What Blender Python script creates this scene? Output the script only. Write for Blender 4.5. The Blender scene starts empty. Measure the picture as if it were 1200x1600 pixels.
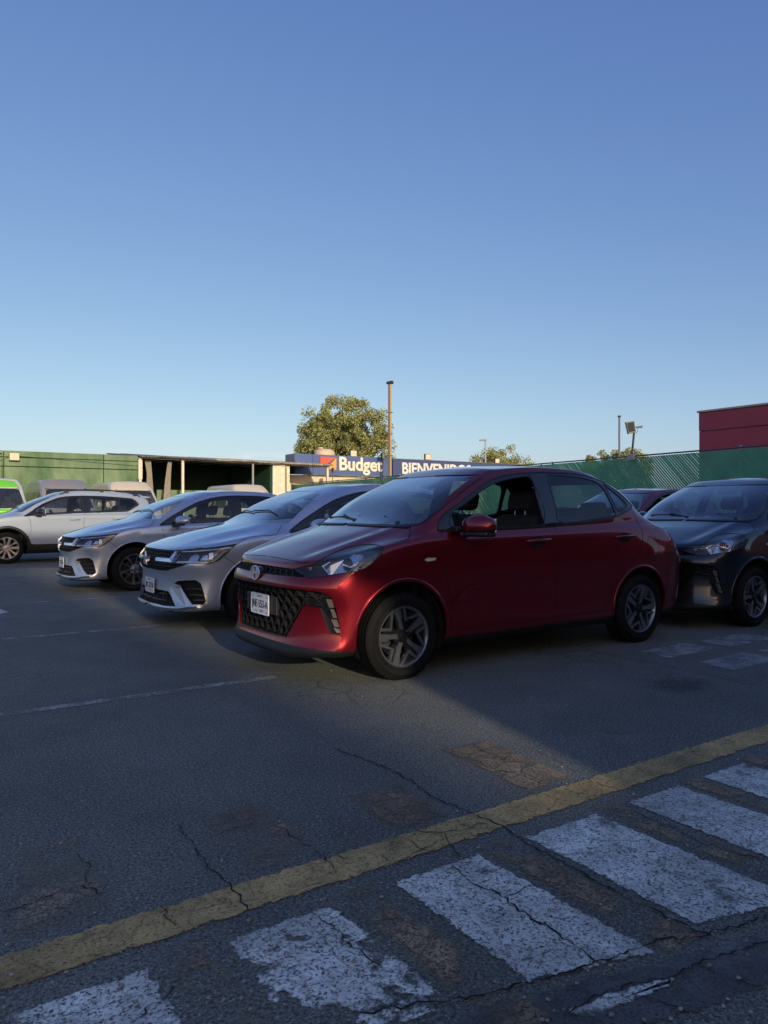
import bpy, bmesh, math, random
from mathutils import Vector, Matrix
from mathutils.bvhtree import BVHTree
from mathutils.geometry import intersect_point_line
random.seed(7)
S = bpy.context.scene
COL = S.collection
# ---------------------------------------------------------------- camera
FPX = 1155.0
HZ = 795.0
CAMH = 1.17
AZ = math.radians(56)
SA, CA = math.sin(AZ), math.cos(AZ)
CX = 0.954 * SA - 5.297 * CA
CY = -0.954 * CA - 5.297 * SA          # camera position; X runs along the parked cars towards their tails
cam_d = bpy.data.cameras.new('camera')
cam = bpy.data.objects.new('camera', cam_d)
COL.objects.link(cam)
cam.location = (CX, CY, CAMH)
pitch = math.atan(5 / FPX)
cam.rotation_euler = (math.pi / 2 - pitch, 0, -math.atan2(CA, SA))
cam_d.sensor_fit = 'VERTICAL'
cam_d.sensor_height = 36.0
cam_d.lens = 36.0 * FPX / 1600
cam_d.clip_end = 3000
S.camera = cam
# ---------------------------------------------------------------- world and sun
SUN_EL = math.radians(14.0)
SUN_TR = Vector((0.191, 0.981))         # where the light travels, on the ground
w = bpy.data.worlds.new('World')
S.world = w
w.use_nodes = True
nt = w.node_tree
nt.nodes.clear()
out = nt.nodes.new('ShaderNodeOutputWorld')
bg = nt.nodes.new('ShaderNodeBackground')
sky = nt.nodes.new('ShaderNodeTexSky')
sky.sky_type = 'NISHITA'
sky.sun_disc = False
sky.sun_elevation = SUN_EL
sky.sun_rotation = math.atan2(-SUN_TR.x, -SUN_TR.y)
sky.air_density = 0.7
sky.dust_density = 1.5
sky.ozone_density = 3.0
bg.inputs[1].default_value = 0.1
tc = nt.nodes.new('ShaderNodeTexCoord')
# low white clouds along the horizon
sep = nt.nodes.new('ShaderNodeSeparateXYZ')
nt.links.new(tc.outputs['Generated'], sep.inputs[0])
mp = nt.nodes.new('ShaderNodeMapping')
mp.inputs['Scale'].default_value = (22, 22, 75)
nt.links.new(tc.outputs['Generated'], mp.inputs[0])
nz = nt.nodes.new('ShaderNodeTexNoise')
nz.inputs['Scale'].default_value = 1.0
nz.inputs['Detail'].default_value = 6
nt.links.new(mp.outputs[0], nz.inputs[0])
band = nt.nodes.new('ShaderNodeMapRange')
band.inputs[1].default_value = 0.078
band.inputs[2].default_value = 0.060
nt.links.new(sep.outputs[2], band.inputs[0])
cr = nt.nodes.new('ShaderNodeMapRange')
cr.inputs[1].default_value = 0.5
cr.inputs[2].default_value = 0.62
nt.links.new(nz.outputs[0], cr.inputs[0])
mul = nt.nodes.new('ShaderNodeMath')
mul.operation = 'MULTIPLY'
nt.links.new(band.outputs[0], mul.inputs[0])
nt.links.new(cr.outputs[0], mul.inputs[1])
mul2 = nt.nodes.new('ShaderNodeMath')
mul2.operation = 'MULTIPLY'
mul2.inputs[1].default_value = 0.7
dt = nt.nodes.new('ShaderNodeVectorMath')
dt.operation = 'DOT_PRODUCT'
cdir = Vector((CA - .225 * SA, SA + .225 * CA, .06)).normalized()
dt.inputs[1].default_value = cdir
nt.links.new(tc.outputs['Generated'], dt.inputs[0])
dm = nt.nodes.new('ShaderNodeMapRange')
dm.inputs[1].default_value = 0.985
dm.inputs[2].default_value = 0.995
nt.links.new(dt.outputs['Value'], dm.inputs[0])
mul3 = nt.nodes.new('ShaderNodeMath')
mul3.operation = 'MULTIPLY'
nt.links.new(mul.outputs[0], mul3.inputs[0])
nt.links.new(dm.outputs[0], mul3.inputs[1])
nt.links.new(mul3.outputs[0], mul2.inputs[0])
mx = nt.nodes.new('ShaderNodeMixRGB')
mx.inputs[2].default_value = (8.6, 8.7, 8.7, 1)
nt.links.new(mul2.outputs[0], mx.inputs[0])
# the clear sky's own colours, with the camera's softer contrast
spc = nt.nodes.new('ShaderNodeSeparateColor')
cmb = nt.nodes.new('ShaderNodeCombineColor')
nt.links.new(sky.outputs[0], spc.inputs[0])
for i, (amp, g) in enumerate(((1.50, 1.02), (1.11, .89), (.88, .52))):
    s0 = nt.nodes.new('ShaderNodeMath'); s0.operation = 'MULTIPLY'; s0.inputs[1].default_value = .15
    s1 = nt.nodes.new('ShaderNodeMath'); s1.operation = 'POWER'; s1.inputs[1].default_value = g
    s2 = nt.nodes.new('ShaderNodeMath'); s2.operation = 'MULTIPLY'; s2.inputs[1].default_value = amp / .1
    nt.links.new(spc.outputs[i], s0.inputs[0]); nt.links.new(s0.outputs[0], s1.inputs[0]); nt.links.new(s1.outputs[0], s2.inputs[0]); nt.links.new(s2.outputs[0], cmb.inputs[i])
nt.links.new(cmb.outputs[0], mx.inputs[1])
nt.links.new(mx.outputs[0], bg.inputs[0])
nt.links.new(bg.outputs[0], out.inputs[0])
sun_d = bpy.data.lights.new('sun', 'SUN')
sun_d.energy = 3.6
sun_d.angle = math.radians(0.5)
sun_d.color = (1.0, 0.85, 0.64)
sun = bpy.data.objects.new('sun', sun_d)
COL.objects.link(sun)
sd = Vector((SUN_TR.x * math.cos(SUN_EL), SUN_TR.y * math.cos(SUN_EL), -math.sin(SUN_EL)))
sun.rotation_euler = sd.to_track_quat('-Z', 'Y').to_euler()
sun.location = (0, -20, 10)
S.view_settings.view_transform = 'Standard'
S.view_settings.look = 'None'
S.view_settings.gamma = 1
S.view_settings.use_curve_mapping = False
S.view_settings.exposure = 0.0
S.cycles.max_bounces = 8
S.cycles.transparent_max_bounces = 24

# ---------------------------------------------------------------- helpers
def tag(o, label=None, cat=None, group=None, kind=None):
    if label: o['label'] = label
    if cat: o['category'] = cat
    if group: o['group'] = group
    if kind: o['kind'] = kind
    return o

def link(name, me, mat, parent=None, smooth=False):
    if isinstance(me, bmesh.types.BMesh):
        bm = me
        me = bpy.data.meshes.new(name)
        bm.to_mesh(me)
        bm.free()
    if mat is not None:
        for m in (mat if isinstance(mat, (list, tuple)) else [mat]):
            me.materials.append(m)
    if smooth:
        me.polygons.foreach_set('use_smooth', [True] * len(me.polygons))
    o = bpy.data.objects.new(name, me)
    COL.objects.link(o)
    if parent: o.parent = parent
    return o

def empty(name, loc, rz=0.0):
    o = bpy.data.objects.new(name, None)
    COL.objects.link(o)
    o.location = loc
    o.rotation_euler = (0, 0, rz)
    return o

def copy_tree(o, parent=None):
    c = o.copy()
    COL.objects.link(c)
    c.parent = parent
    for ch in list(o.children):
        copy_tree(ch, c)
    return c

def box(bm, x0, x1, y0, y1, z0, z1, bev=0.0):
    g = bmesh.ops.create_cube(bm, size=1)
    vs = g['verts']
    for v in vs:
        v.co = Vector(((x0 + x1) / 2 + v.co.x * (x1 - x0), (y0 + y1) / 2 + v.co.y * (y1 - y0), (z0 + z1) / 2 + v.co.z * (z1 - z0)))
    if bev > 0:
        es = list({e for v in vs for e in v.link_edges})
        r = bmesh.ops.bevel(bm, geom=es, offset=bev, segments=3, affect='EDGES', profile=0.5)
        vs = list({v for f in r['faces'] for v in f.verts} | {v for v in vs if v.is_valid})
    return vs

def tube(bm, pts, r, n=8, cap=True):
    pts = [Vector(p) for p in pts]
    rings = []
    for i, p in enumerate(pts):
        d = (pts[min(i + 1, len(pts) - 1)] - pts[max(i - 1, 0)]).normalized()
        a = d.orthogonal().normalized() if i == 0 else (a - d * a.dot(d)).normalized()
        b = d.cross(a)
        rr = r[i] if isinstance(r, (list, tuple)) else r
        rings.append([bm.verts.new(p + a * rr * math.cos(2 * math.pi * k / n) + b * rr * math.sin(2 * math.pi * k / n)) for k in range(n)])
    for i in range(len(rings) - 1):
        for k in range(n):
            bm.faces.new((rings[i][k], rings[i][(k + 1) % n], rings[i + 1][(k + 1) % n], rings[i + 1][k]))
    if cap:
        bm.faces.new(rings[0][::-1])
        bm.faces.new(rings[-1])

def prism(bm, poly, h, to3):
    """extrude 2-D polygon; to3(p, t) gives the 3-D point at t = 0 or h"""
    a = [bm.verts.new(to3(p, 0)) for p in poly]
    b = [bm.verts.new(to3(p, h)) for p in poly]
    n = len(poly)
    bm.faces.new(a)
    bm.faces.new(b[::-1])
    for i in range(n):
        bm.faces.new((a[i], b[i], b[(i + 1) % n], a[(i + 1) % n]))

def ico(bm, c, rx, ry, rz, sub=2):
    g = bmesh.ops.create_icosphere(bm, subdivisions=sub, radius=1)
    for v in g['verts']:
        v.co = Vector((c[0] + v.co.x * rx, c[1] + v.co.y * ry, c[2] + v.co.z * rz))
    return g['verts']

def inpoly(p, poly):
    x, y = p
    c = False
    n = len(poly)
    j = n - 1
    for i in range(n):
        xi, yi = poly[i]
        xj, yj = poly[j]
        if (yi > y) != (yj > y) and x < (xj - xi) * (y - yi) / (yj - yi) + xi:
            c = not c
        j = i
    return c

def smooth_poly(pts, n=3, closed=True):
    out = []
    N = len(pts)
    rng = range(N) if closed else range(N - 1)
    for i in rng:
        if closed:
            p0, p1, p2, p3 = pts[i - 1], pts[i], pts[(i + 1) % N], pts[(i + 2) % N]
        else:
            p0, p1, p2, p3 = pts[max(i - 1, 0)], pts[i], pts[i + 1], pts[min(i + 2, N - 1)]
        for k in range(n):
            t = k / n
            out.append(tuple(0.5 * ((2 * b) + (c - a) * t + (2 * a - 5 * b + 4 * c - d) * t * t + (-a + 3 * b - 3 * c + d) * t ** 3) for a, b, c, d in zip(p0, p1, p2, p3)))
    if not closed: out.append(tuple(pts[-1]))
    return out

# ---------------------------------------------------------------- materials
MATS = {}
def mat(name, col=(0.5, 0.5, 0.5), rough=0.5, metal=0.0, coat=0.0, coat_r=0.03, spec=0.5, emit=None, noise=0.0, nscale=8.0, bump=0.0, bscale=60.0):
    if name in MATS: return MATS[name]
    m = bpy.data.materials.new(name)
    m.use_nodes = True
    n = m.node_tree
    b = n.nodes['Principled BSDF']
    b.inputs['Base Color'].default_value = (*col, 1)
    b.inputs['Roughness'].default_value = rough
    b.inputs['Metallic'].default_value = metal
    b.inputs['Coat Weight'].default_value = coat
    b.inputs['Coat Roughness'].default_value = coat_r
    b.inputs['Specular IOR Level'].default_value = spec
    if emit:
        b.inputs['Emission Color'].default_value = (*emit[0], 1)
        b.inputs['Emission Strength'].default_value = emit[1]
    if noise or bump:
        tcn = n.nodes.new('ShaderNodeTexCoord')
    if noise:
        t = n.nodes.new('ShaderNodeTexNoise')
        t.inputs['Scale'].default_value = nscale
        t.inputs['Detail'].default_value = 5
        n.links.new(tcn.outputs['Object'], t.inputs[0])
        mr = n.nodes.new('ShaderNodeMapRange')
        mr.inputs[1].default_value = 0.3
        mr.inputs[2].default_value = 0.7
        mr.inputs[3].default_value = 1 - noise
        mr.inputs[4].default_value = 1 + noise
        n.links.new(t.outputs[0], mr.inputs[0])
        vm = n.nodes.new('ShaderNodeVectorMath')
        vm.operation = 'SCALE'
        vm.inputs[0].default_value = col
        n.links.new(mr.outputs[0], vm.inputs['Scale'])
        n.links.new(vm.outputs[0], b.inputs['Base Color'])
    if bump:
        t = n.nodes.new('ShaderNodeTexNoise')
        t.inputs['Scale'].default_value = bscale
        n.links.new(tcn.outputs['Object'], t.inputs[0])
        bp = n.nodes.new('ShaderNodeBump')
        bp.inputs['Strength'].default_value = bump
        bp.inputs['Distance'].default_value = 0.01
        n.links.new(t.outputs[0], bp.inputs['Height'])
        n.links.new(bp.outputs[0], b.inputs['Normal'])
    MATS[name] = m
    return m

def paint(name, col, metal=0.5, rough=0.38, dust=0.06):
    """car paint: flaked base under clear coat with a little dust low on the body"""
    if name in MATS: return MATS[name]
    m = mat(name, col, rough, metal, 1.0, 0.02)
    n = m.node_tree
    b = n.nodes['Principled BSDF']
    tcn = n.nodes.new('ShaderNodeTexCoord')
    vo = n.nodes.new('ShaderNodeTexVoronoi')
    vo.inputs['Scale'].default_value = 900
    n.links.new(tcn.outputs['Object'], vo.inputs[0])
    vm = n.nodes.new('ShaderNodeMixRGB')
    vm.blend_type = 'MULTIPLY'
    vm.inputs[0].default_value = 0.35
    vm.inputs[1].default_value = (*col, 1)
    n.links.new(vo.outputs['Color'], vm.inputs[2])
    bc = n.nodes.new('ShaderNodeBrightContrast')
    bc.inputs[1].default_value = 0.0
    nz2 = n.nodes.new('ShaderNodeTexNoise')
    nz2.inputs['Scale'].default_value = 3.0
    nz2.inputs['Detail'].default_value = 7
    n.links.new(tcn.outputs['Object'], nz2.inputs[0])
    sp = n.nodes.new('ShaderNodeSeparateXYZ')
    n.links.new(tcn.outputs['Object'], sp.inputs[0])
    mr = n.nodes.new('ShaderNodeMapRange')
    mr.inputs[1].default_value = 0.65
    mr.inputs[2].default_value = 0.15
    mr.inputs[3].default_value = 0.25
    mr.inputs[4].default_value = 1.6
    n.links.new(sp.outputs[2], mr.inputs[0])
    mm = n.nodes.new('ShaderNodeMath')
    mm.operation = 'MULTIPLY'
    n.links.new(nz2.outputs[0], mm.inputs[0])
    n.links.new(mr.outputs[0], mm.inputs[1])
    m3 = n.nodes.new('ShaderNodeMath')
    m3.operation = 'MULTIPLY'
    m3.inputs[1].default_value = dust * 2
    n.links.new(mm.outputs[0], m3.inputs[0])
    mix = n.nodes.new('ShaderNodeMixRGB')
    mix.inputs[2].default_value = (0.22, 0.19, 0.16, 1)
    n.links.new(m3.outputs[0], mix.inputs[0])
    n.links.new(vm.outputs[0], mix.inputs[1])
    n.links.new(mix.outputs[0], b.inputs['Base Color'])
    # coat roughened slightly by the dust
    m4 = n.nodes.new('ShaderNodeMath')
    m4.operation = 'MULTIPLY_ADD'
    m4.inputs[1].default_value = 0.6
    m4.inputs[2].default_value = 0.015
    n.links.new(m3.outputs[0], m4.inputs[0])
    n.links.new(m4.outputs[0], b.inputs['Coat Roughness'])
    return m

def glassmat(name, tint=(0.72, 0.78, 0.78), refl=1.0, rough=0.0, dust=0.05):
    m = bpy.data.materials.new(name)
    m.use_nodes = True
    n = m.node_tree
    n.nodes.clear()
    o = n.nodes.new('ShaderNodeOutputMaterial')
    tr = n.nodes.new('ShaderNodeBsdfTransparent')
    tr.inputs[0].default_value = (*tint, 1)
    gl = n.nodes.new('ShaderNodeBsdfGlossy')
    gl.inputs['Roughness'].default_value = rough
    df = n.nodes.new('ShaderNodeBsdfDiffuse')
    df.inputs[0].default_value = (0.32, 0.33, 0.34, 1)
    fr = n.nodes.new('ShaderNodeFresnel')
    # the same reflectance from either face of the pane
    gb = n.nodes.new('ShaderNodeNewGeometry')
    mi = n.nodes.new('ShaderNodeMapRange')
    mi.inputs[3].default_value = 1.5
    mi.inputs[4].default_value = 1 / 1.5
    n.links.new(gb.outputs['Backfacing'], mi.inputs[0])
    n.links.new(mi.outputs[0], fr.inputs[0])
    ml = n.nodes.new('ShaderNodeMath')
    ml.operation = 'MULTIPLY'
    ml.inputs[1].default_value = 1.7 * refl
    ml.use_clamp = True
    n.links.new(fr.outputs[0], ml.inputs[0])
    m1 = n.nodes.new('ShaderNodeMixShader')
    n.links.new(ml.outputs[0], m1.inputs[0])
    n.links.new(tr.outputs[0], m1.inputs[1])
    n.links.new(gl.outputs[0], m1.inputs[2])
    m2 = n.nodes.new('ShaderNodeMixShader')
    tcn = n.nodes.new('ShaderNodeTexCoord')
    nz2 = n.nodes.new('ShaderNodeTexNoise')
    nz2.inputs['Scale'].default_value = 4.0
    nz2.inputs['Detail'].default_value = 8
    n.links.new(tcn.outputs['Object'], nz2.inputs[0])
    m3 = n.nodes.new('ShaderNodeMath')
    m3.operation = 'MULTIPLY'
    m3.inputs[1].default_value = dust * 2
    n.links.new(nz2.outputs[0], m3.inputs[0])
    n.links.new(m3.outputs[0], m2.inputs[0])
    n.links.new(m1.outputs[0], m2.inputs[1])
    n.links.new(df.outputs[0], m2.inputs[2])
    n.links.new(m2.outputs[0], o.inputs[0])
    MATS[name] = m
    return m

M_BLACK = mat('black plastic', (0.012, 0.012, 0.013), 0.42, noise=0.25, nscale=30)
M_GLOSSBLACK = mat('gloss black trim', (0.008, 0.008, 0.009), 0.12, coat=0.6)
M_MATTE = mat('dark matte', (0.006, 0.006, 0.007), 0.9)
M_LINER = mat('wheel arch liner', (0.007, 0.007, 0.007), 0.85, bump=0.4)
M_CABIN = mat('charcoal cabin cloth', (0.018, 0.018, 0.02), 0.85, noise=0.2, bump=0.3, bscale=300)
M_HEADL = mat('cabin lining', (0.02, 0.02, 0.021), 0.9)
M_SEAM = mat('panel gap', (0.002, 0.002, 0.002), 0.9)
M_CHROME = mat('chrome', (0.80, 0.81, 0.83), 0.22, 0.75)
M_SATIN = mat('satin silver trim', (0.5, 0.52, 0.55), 0.25, 1.0)
M_REFL = mat('lamp reflector', (0.80, 0.83, 0.86), 0.24, 0.75)
M_LAMPGREY = mat('lamp housing', (0.13, 0.14, 0.15), 0.25, 0.4, coat=0.6)
M_TYRE = mat('tyre rubber', (0.0055, 0.0055, 0.006), 0.75, spec=0.22, noise=0.3, nscale=14, bump=0.25, bscale=120)
M_RIMDARK = mat('dark alloy', (0.02, 0.021, 0.023), 0.35, 0.6)
M_RIM = mat('machined alloy', (0.24, 0.255, 0.27), 0.3, 0.85, noise=0.1)
M_RIMSILVER = mat('silver alloy', (0.6, 0.61, 0.62), 0.3, 0.85)
M_DISC = mat('brake disc', (0.16, 0.15, 0.14), 0.4, 0.9)
M_PLATE = mat('licence plate', (0.72, 0.73, 0.74), 0.35, noise=0.06, nscale=40)
M_PLATEINK = mat('plate ink', (0.03, 0.035, 0.06), 0.5)
M_GREYINK = mat('faded plate ink', (0.2, 0.23, 0.27), 0.5)
M_TAIL = mat('red lamp lens', (0.2, 0.005, 0.008), 0.06, coat=1.0)
M_GLASS = glassmat('window glass', (0.76, 0.82, 0.82), 0.9, dust=.012)
M_WSGLASS = glassmat('windscreen glass', (0.80, 0.86, 0.88), 1.7, dust=0.06)
M_DARKGLASS = glassmat('tinted glass', (0.60, 0.67, 0.68), 0.9, dust=.012)
M_VANGLASS = glassmat('dark van glass', (0.22, 0.25, 0.26), 0.8)
M_LENS = glassmat('clear lens', (0.86, 0.88, 0.9), 0.8, dust=0.04)
M_WHITEPAPER = mat('white paper', (0.75, 0.74, 0.68), 0.8)
M_INDICATOR = mat('pale lamp lens', (0.6, 0.55, 0.45), 0.15, coat=1.0)
P_RED = paint('cherry red paint', (0.25, 0.001, 0.010), 0.68, 0.34, .008)
P_DRED = paint('faded red paint', (0.20, 0.015, 0.025), 0.35, 0.4)
P_SILVER = paint('silver paint', (0.55, 0.65, 0.79), 0.55, 0.28)
P_GREY = paint('graphite paint', (0.018, 0.022, 0.030), 0.6, 0.32)
P_WHITE = paint('white paint', (0.34, 0.41, 0.51), 0.0, 0.4)

# ---------------------------------------------------------------- projections used to lay traced outlines on the bodies
def toimg(x, y):
    pass
class Frame:
    """maps a car's local frame (standing at cx, cy) to the survey view it was measured from"""
    def __init__(s, cx, cy):
        s.c = Vector((CX - cx, CY - cy, CAMH))
    def px(s, p):
        dx, dy = p[0] - s.c.x, p[1] - s.c.y
        d = dx * CA + dy * SA
        return (600 + FPX * (dx * SA - dy * CA) / d, HZ - FPX * (p[2] - CAMH) / d)
    def ray(s, q):
        a = (q[0] - 600) / FPX
        return Vector((CA + a * SA, SA - a * CA, -(q[1] - HZ) / FPX))
def side_px(p): return (p[0], p[2])

class Body:
    def __init__(s, net, frame, ni=7, blur=5, deform=None):
        s.frame = frame
        R, C = len(net), len(net[0])
        g = [[Vector((x, -abs(y), z)) for x, y, z in row] for row in net]
        def mir(v): return Vector((v.x, -v.y, v.z))
        def interp(seq, a, b, n):
            P = [a] + seq + [b]
            o = []
            for i in range(1, len(P) - 2):
                for k in range(n):
                    t = k / n
                    p0, p1, p2, p3 = P[i - 1], P[i], P[i + 1], P[i + 2]
                    o.append(0.5 * ((2 * p1) + (p2 - p0) * t + (2 * p0 - 5 * p1 + 4 * p2 - p3) * t * t + (-p0 + 3 * p1 - 3 * p2 + p3) * t ** 3))
            o.append(P[-2].copy())
            return o
        g = [interp(r, mir(r[1]), mir(r[-2]), ni) for r in g]
        cols = [[g[r][c] for r in range(R)] for c in range(len(g[0]))]
        cols = [interp(c, c[0] * 2 - c[1], mir(c[-2]), ni) for c in cols]
        W, Hh = len(cols), len(cols[0])
        for _ in range(blur):
            n2 = [[None] * Hh for _ in range(W)]
            for i in range(W):
                for j in range(Hh):
                    a = cols[i - 1][j] if i > 0 else mir(cols[1][j])
                    b = cols[i + 1][j] if i < W - 1 else mir(cols[W - 2][j])
                    c = cols[i][j - 1] if j > 0 else cols[i][0] * 2 - cols[i][1]
                    d = cols[i][j + 1] if j < Hh - 1 else mir(cols[i][Hh - 2])
                    n2[i][j] = (cols[i][j] * 4 + a + b + c + d) / 8
            cols = n2
        bm = bmesh.new()
        vs = [[None] * Hh for _ in range(W)]
        for i in range(W):
            for j in range(Hh):
                p = cols[i][j]
                if i in (0, W - 1) or j == Hh - 1: p.y = 0
                if deform: p = deform(p)
                vs[i][j] = bm.verts.new(p)
        for i in range(W - 1):
            for j in range(Hh - 1):
                q = (vs[i][j], vs[i + 1][j], vs[i + 1][j + 1], vs[i][j + 1])
                try: bm.faces.new(q)
                except ValueError: pass
        bmesh.ops.remove_doubles(bm, verts=bm.verts[:], dist=0.0004)
        bm.normal_update()
        # outward check
        f = min(bm.faces, key=lambda f: f.calc_center_median().y)
        if f.normal.y > 0:
            bmesh.ops.reverse_faces(bm, faces=bm.faces[:])
            bm.normal_update()
        s.bm = bm
        s.bvh = BVHTree.FromBMesh(bm)
        s.lay = bm.faces.layers.int.new('part')
        s.keys = ['body']
    # cut a closed outline into the mesh, then give the faces inside it a part key
    def region(s, key, poly, proj='side', filt=None, cutit=True):
        bm = s.bm
        side = proj == 'side'
        front = proj == 'front'
        pf = side_px if side else ((lambda p: (p[1], p[2])) if front else s.frame.px)
        x0 = min(p[0] for p in poly); x1 = max(p[0] for p in poly)
        y0 = min(p[1] for p in poly); y1 = max(p[1] for p in poly)
        cache = {}
        def P(v):
            r = cache.get(v)
            if r is None:
                r = cache[v] = pf(v.co)
            return r
        def ok(f):
            c = f.calc_center_median()
            if side and f.normal.y > -0.12: return False
            if filt and not filt(c, f.normal): return False
            q = [P(v) for v in f.verts]
            return not (max(a[0] for a in q) < x0 or min(a[0] for a in q) > x1 or max(a[1] for a in q) < y0 or min(a[1] for a in q) > y1)
        cand = {f for f in bm.faces if ok(f)}
        if cutit:
            n = len(poly)
            for i in range(n):
                a, b = poly[i], poly[(i + 1) % n]
                bx0, bx1 = min(a[0], b[0]), max(a[0], b[0])
                by0, by1 = min(a[1], b[1]), max(a[1], b[1])
                dx, dy = b[0] - a[0], b[1] - a[1]
                sel = []
                for f in cand:
                    q = [P(v) for v in f.verts]
                    if max(t[0] for t in q) < bx0 or min(t[0] for t in q) > bx1 or max(t[1] for t in q) < by0 or min(t[1] for t in q) > by1: continue
                    sg = [dx * (t[1] - a[1]) - dy * (t[0] - a[0]) for t in q]
                    if min(sg) < 0 < max(sg): sel.append(f)
                if not sel: continue
                if side:
                    co = Vector((a[0], 0, a[1])); no = Vector((dy, 0, -dx)).normalized()
                elif front:
                    co = Vector((0, a[0], a[1])); no = Vector((0, dy, -dx)).normalized()
                else:
                    ra, rb = s.frame.ray(a), s.frame.ray(b)
                    co = s.frame.c; no = ra.cross(rb).normalized()
                geom = set(sel)
                for f in sel:
                    geom.update(f.edges); geom.update(f.verts)
                r = bmesh.ops.bisect_plane(bm, geom=list(geom), dist=1e-5, plane_co=co, plane_no=no)
                cand = {f for f in cand if f.is_valid} | {g for g in r['geom'] if isinstance(g, bmesh.types.BMFace)}
        if key not in s.keys: s.keys.append(key)
        k = s.keys.index(key)
        for f in cand:
            if f.is_valid and inpoly(pf(f.calc_center_median()), poly):
                f[s.lay] = k
    def hit(s, q, proj='px'):
        if proj == 'px': o, d = s.frame.c, s.frame.ray(q)
        elif proj == 'side': o, d = Vector((q[0], -3, q[1])), Vector((0, 1, 0))
        elif proj == 'front': o, d = Vector((-2, q[0], q[1])), Vector((1, 0, 0))
        elif proj == 'top': o, d = Vector((q[0], q[1], 3)), Vector((0, 0, -1))
        h = s.bvh.ray_cast(o, d.normalized())
        return (h[0], h[1]) if h[0] is not None else None
    def line(s, bm, pts, w=0.005, off=0.0008, proj='side', closed=False, th=0.0, n=5, sm=True):
        """ribbon lying on the body along a traced line"""
        if sm: pts = smooth_poly(pts, n, closed)
        H = [h for h in (s.hit(p, proj) for p in pts) if h]
        if len(H) < 2: return
        if closed: H = H + [H[0]]
        prev = None
        for i, (p, nn) in enumerate(H):
            if nn.dot(s.frame.c - p) < 0 and proj == 'px': nn = -nn
            t = H[min(i + 1, len(H) - 1)][0] - H[max(i - 1, 0)][0]
            if t.length < 1e-6: continue
            b = t.normalized().cross(nn).normalized() * w / 2
            q = p + nn * off
            if th:
                ring = [bm.verts.new(q - b), bm.verts.new(q - b + nn * th), bm.verts.new(q + b + nn * th), bm.verts.new(q + b)]
            else:
                ring = [bm.verts.new(q - b), bm.verts.new(q + b)]
            if prev and (p - pp).length < 0.25:
                m = len(ring)
                for k in range(m if th else 1):
                    bm.faces.new((prev[k], prev[(k + 1) % m], ring[(k + 1) % m], ring[k]))
            prev = ring; pp = p
    def patch(s, bm, poly, inset=0.0, thick=0.01, proj='px', sm=0):
        """solid plate following the body under a traced outline, sunk by inset"""
        if sm: poly = smooth_poly(poly, sm)
        H = [h for h in (s.hit(p, proj) for p in poly) if h]
        if len(H) < 3: return
        nn = sum((h[1] for h in H), Vector()).normalized()
        a = [bm.verts.new(h[0] - nn * inset) for h in H]
        b = [bm.verts.new(h[0] - nn * (inset + thick)) for h in H]
        n = len(a)
        bm.faces.new(a); bm.faces.new(b[::-1])
        for i in range(n): bm.faces.new((a[i], b[i], b[(i + 1) % n], a[(i + 1) % n]))
    def faces(s, keys):
        ids = {s.keys.index(k) for k in keys if k in s.keys}
        return [f for f in s.bm.faces if f[s.lay] in ids]
    def extract(s, keys, mirror=None, off=0.0):
        """copy the faces with these keys to a new bmesh; mirror: None near half, 'both' joined, 'far' mirrored only"""
        fs = s.faces(keys)
        nb = bmesh.new()
        def add(sgn):
            mp_ = {}
            for f in fs:
                q = []
                for v in f.verts:
                    nv = mp_.get(v)
                    if nv is None:
                        c = v.co + v.normal * off
                        nv = mp_[v] = nb.verts.new((c.x, c.y * sgn, c.z))
                    q.append(nv)
                if sgn < 0: q = q[::-1]
                try: nb.faces.new(q)
                except ValueError: pass
        if mirror != 'far': add(1)
        if mirror in ('both', 'far'): add(-1)
        if mirror == 'both':
            bmesh.ops.remove_doubles(nb, verts=[v for v in nb.verts if abs(v.co.y) < 0.002], dist=0.001)
        return nb
    def recess(s, keys, vec, mirror='both'):
        """a sunken tray behind an opening: back wall moved by vec, side walls joining it to the rim"""
        nb = s.extract(keys)
        rim = [e for e in nb.edges if len(e.link_faces) == 1 and not all(abs(v.co.y) < 1e-4 for v in e.verts)]
        r = bmesh.ops.extrude_edge_only(nb, edges=rim)
        nv = {g for g in r['geom'] if isinstance(g, bmesh.types.BMVert)}
        # the extruded copies stay at the rim, everything else sinks
        for v in nb.verts:
            if v not in nv: v.co += Vector(vec)
        if mirror == 'both': mirror_bm(nb)
        return nb

def mirror_bm(bm):
    g = bmesh.ops.duplicate(bm, geom=bm.verts[:] + bm.edges[:] + bm.faces[:])['geom']
    fs = []
    for x in g:
        if isinstance(x, bmesh.types.BMVert): x.co.y = -x.co.y
        elif isinstance(x, bmesh.types.BMFace): fs.append(x)
    bmesh.ops.reverse_faces(bm, faces=fs)

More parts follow.
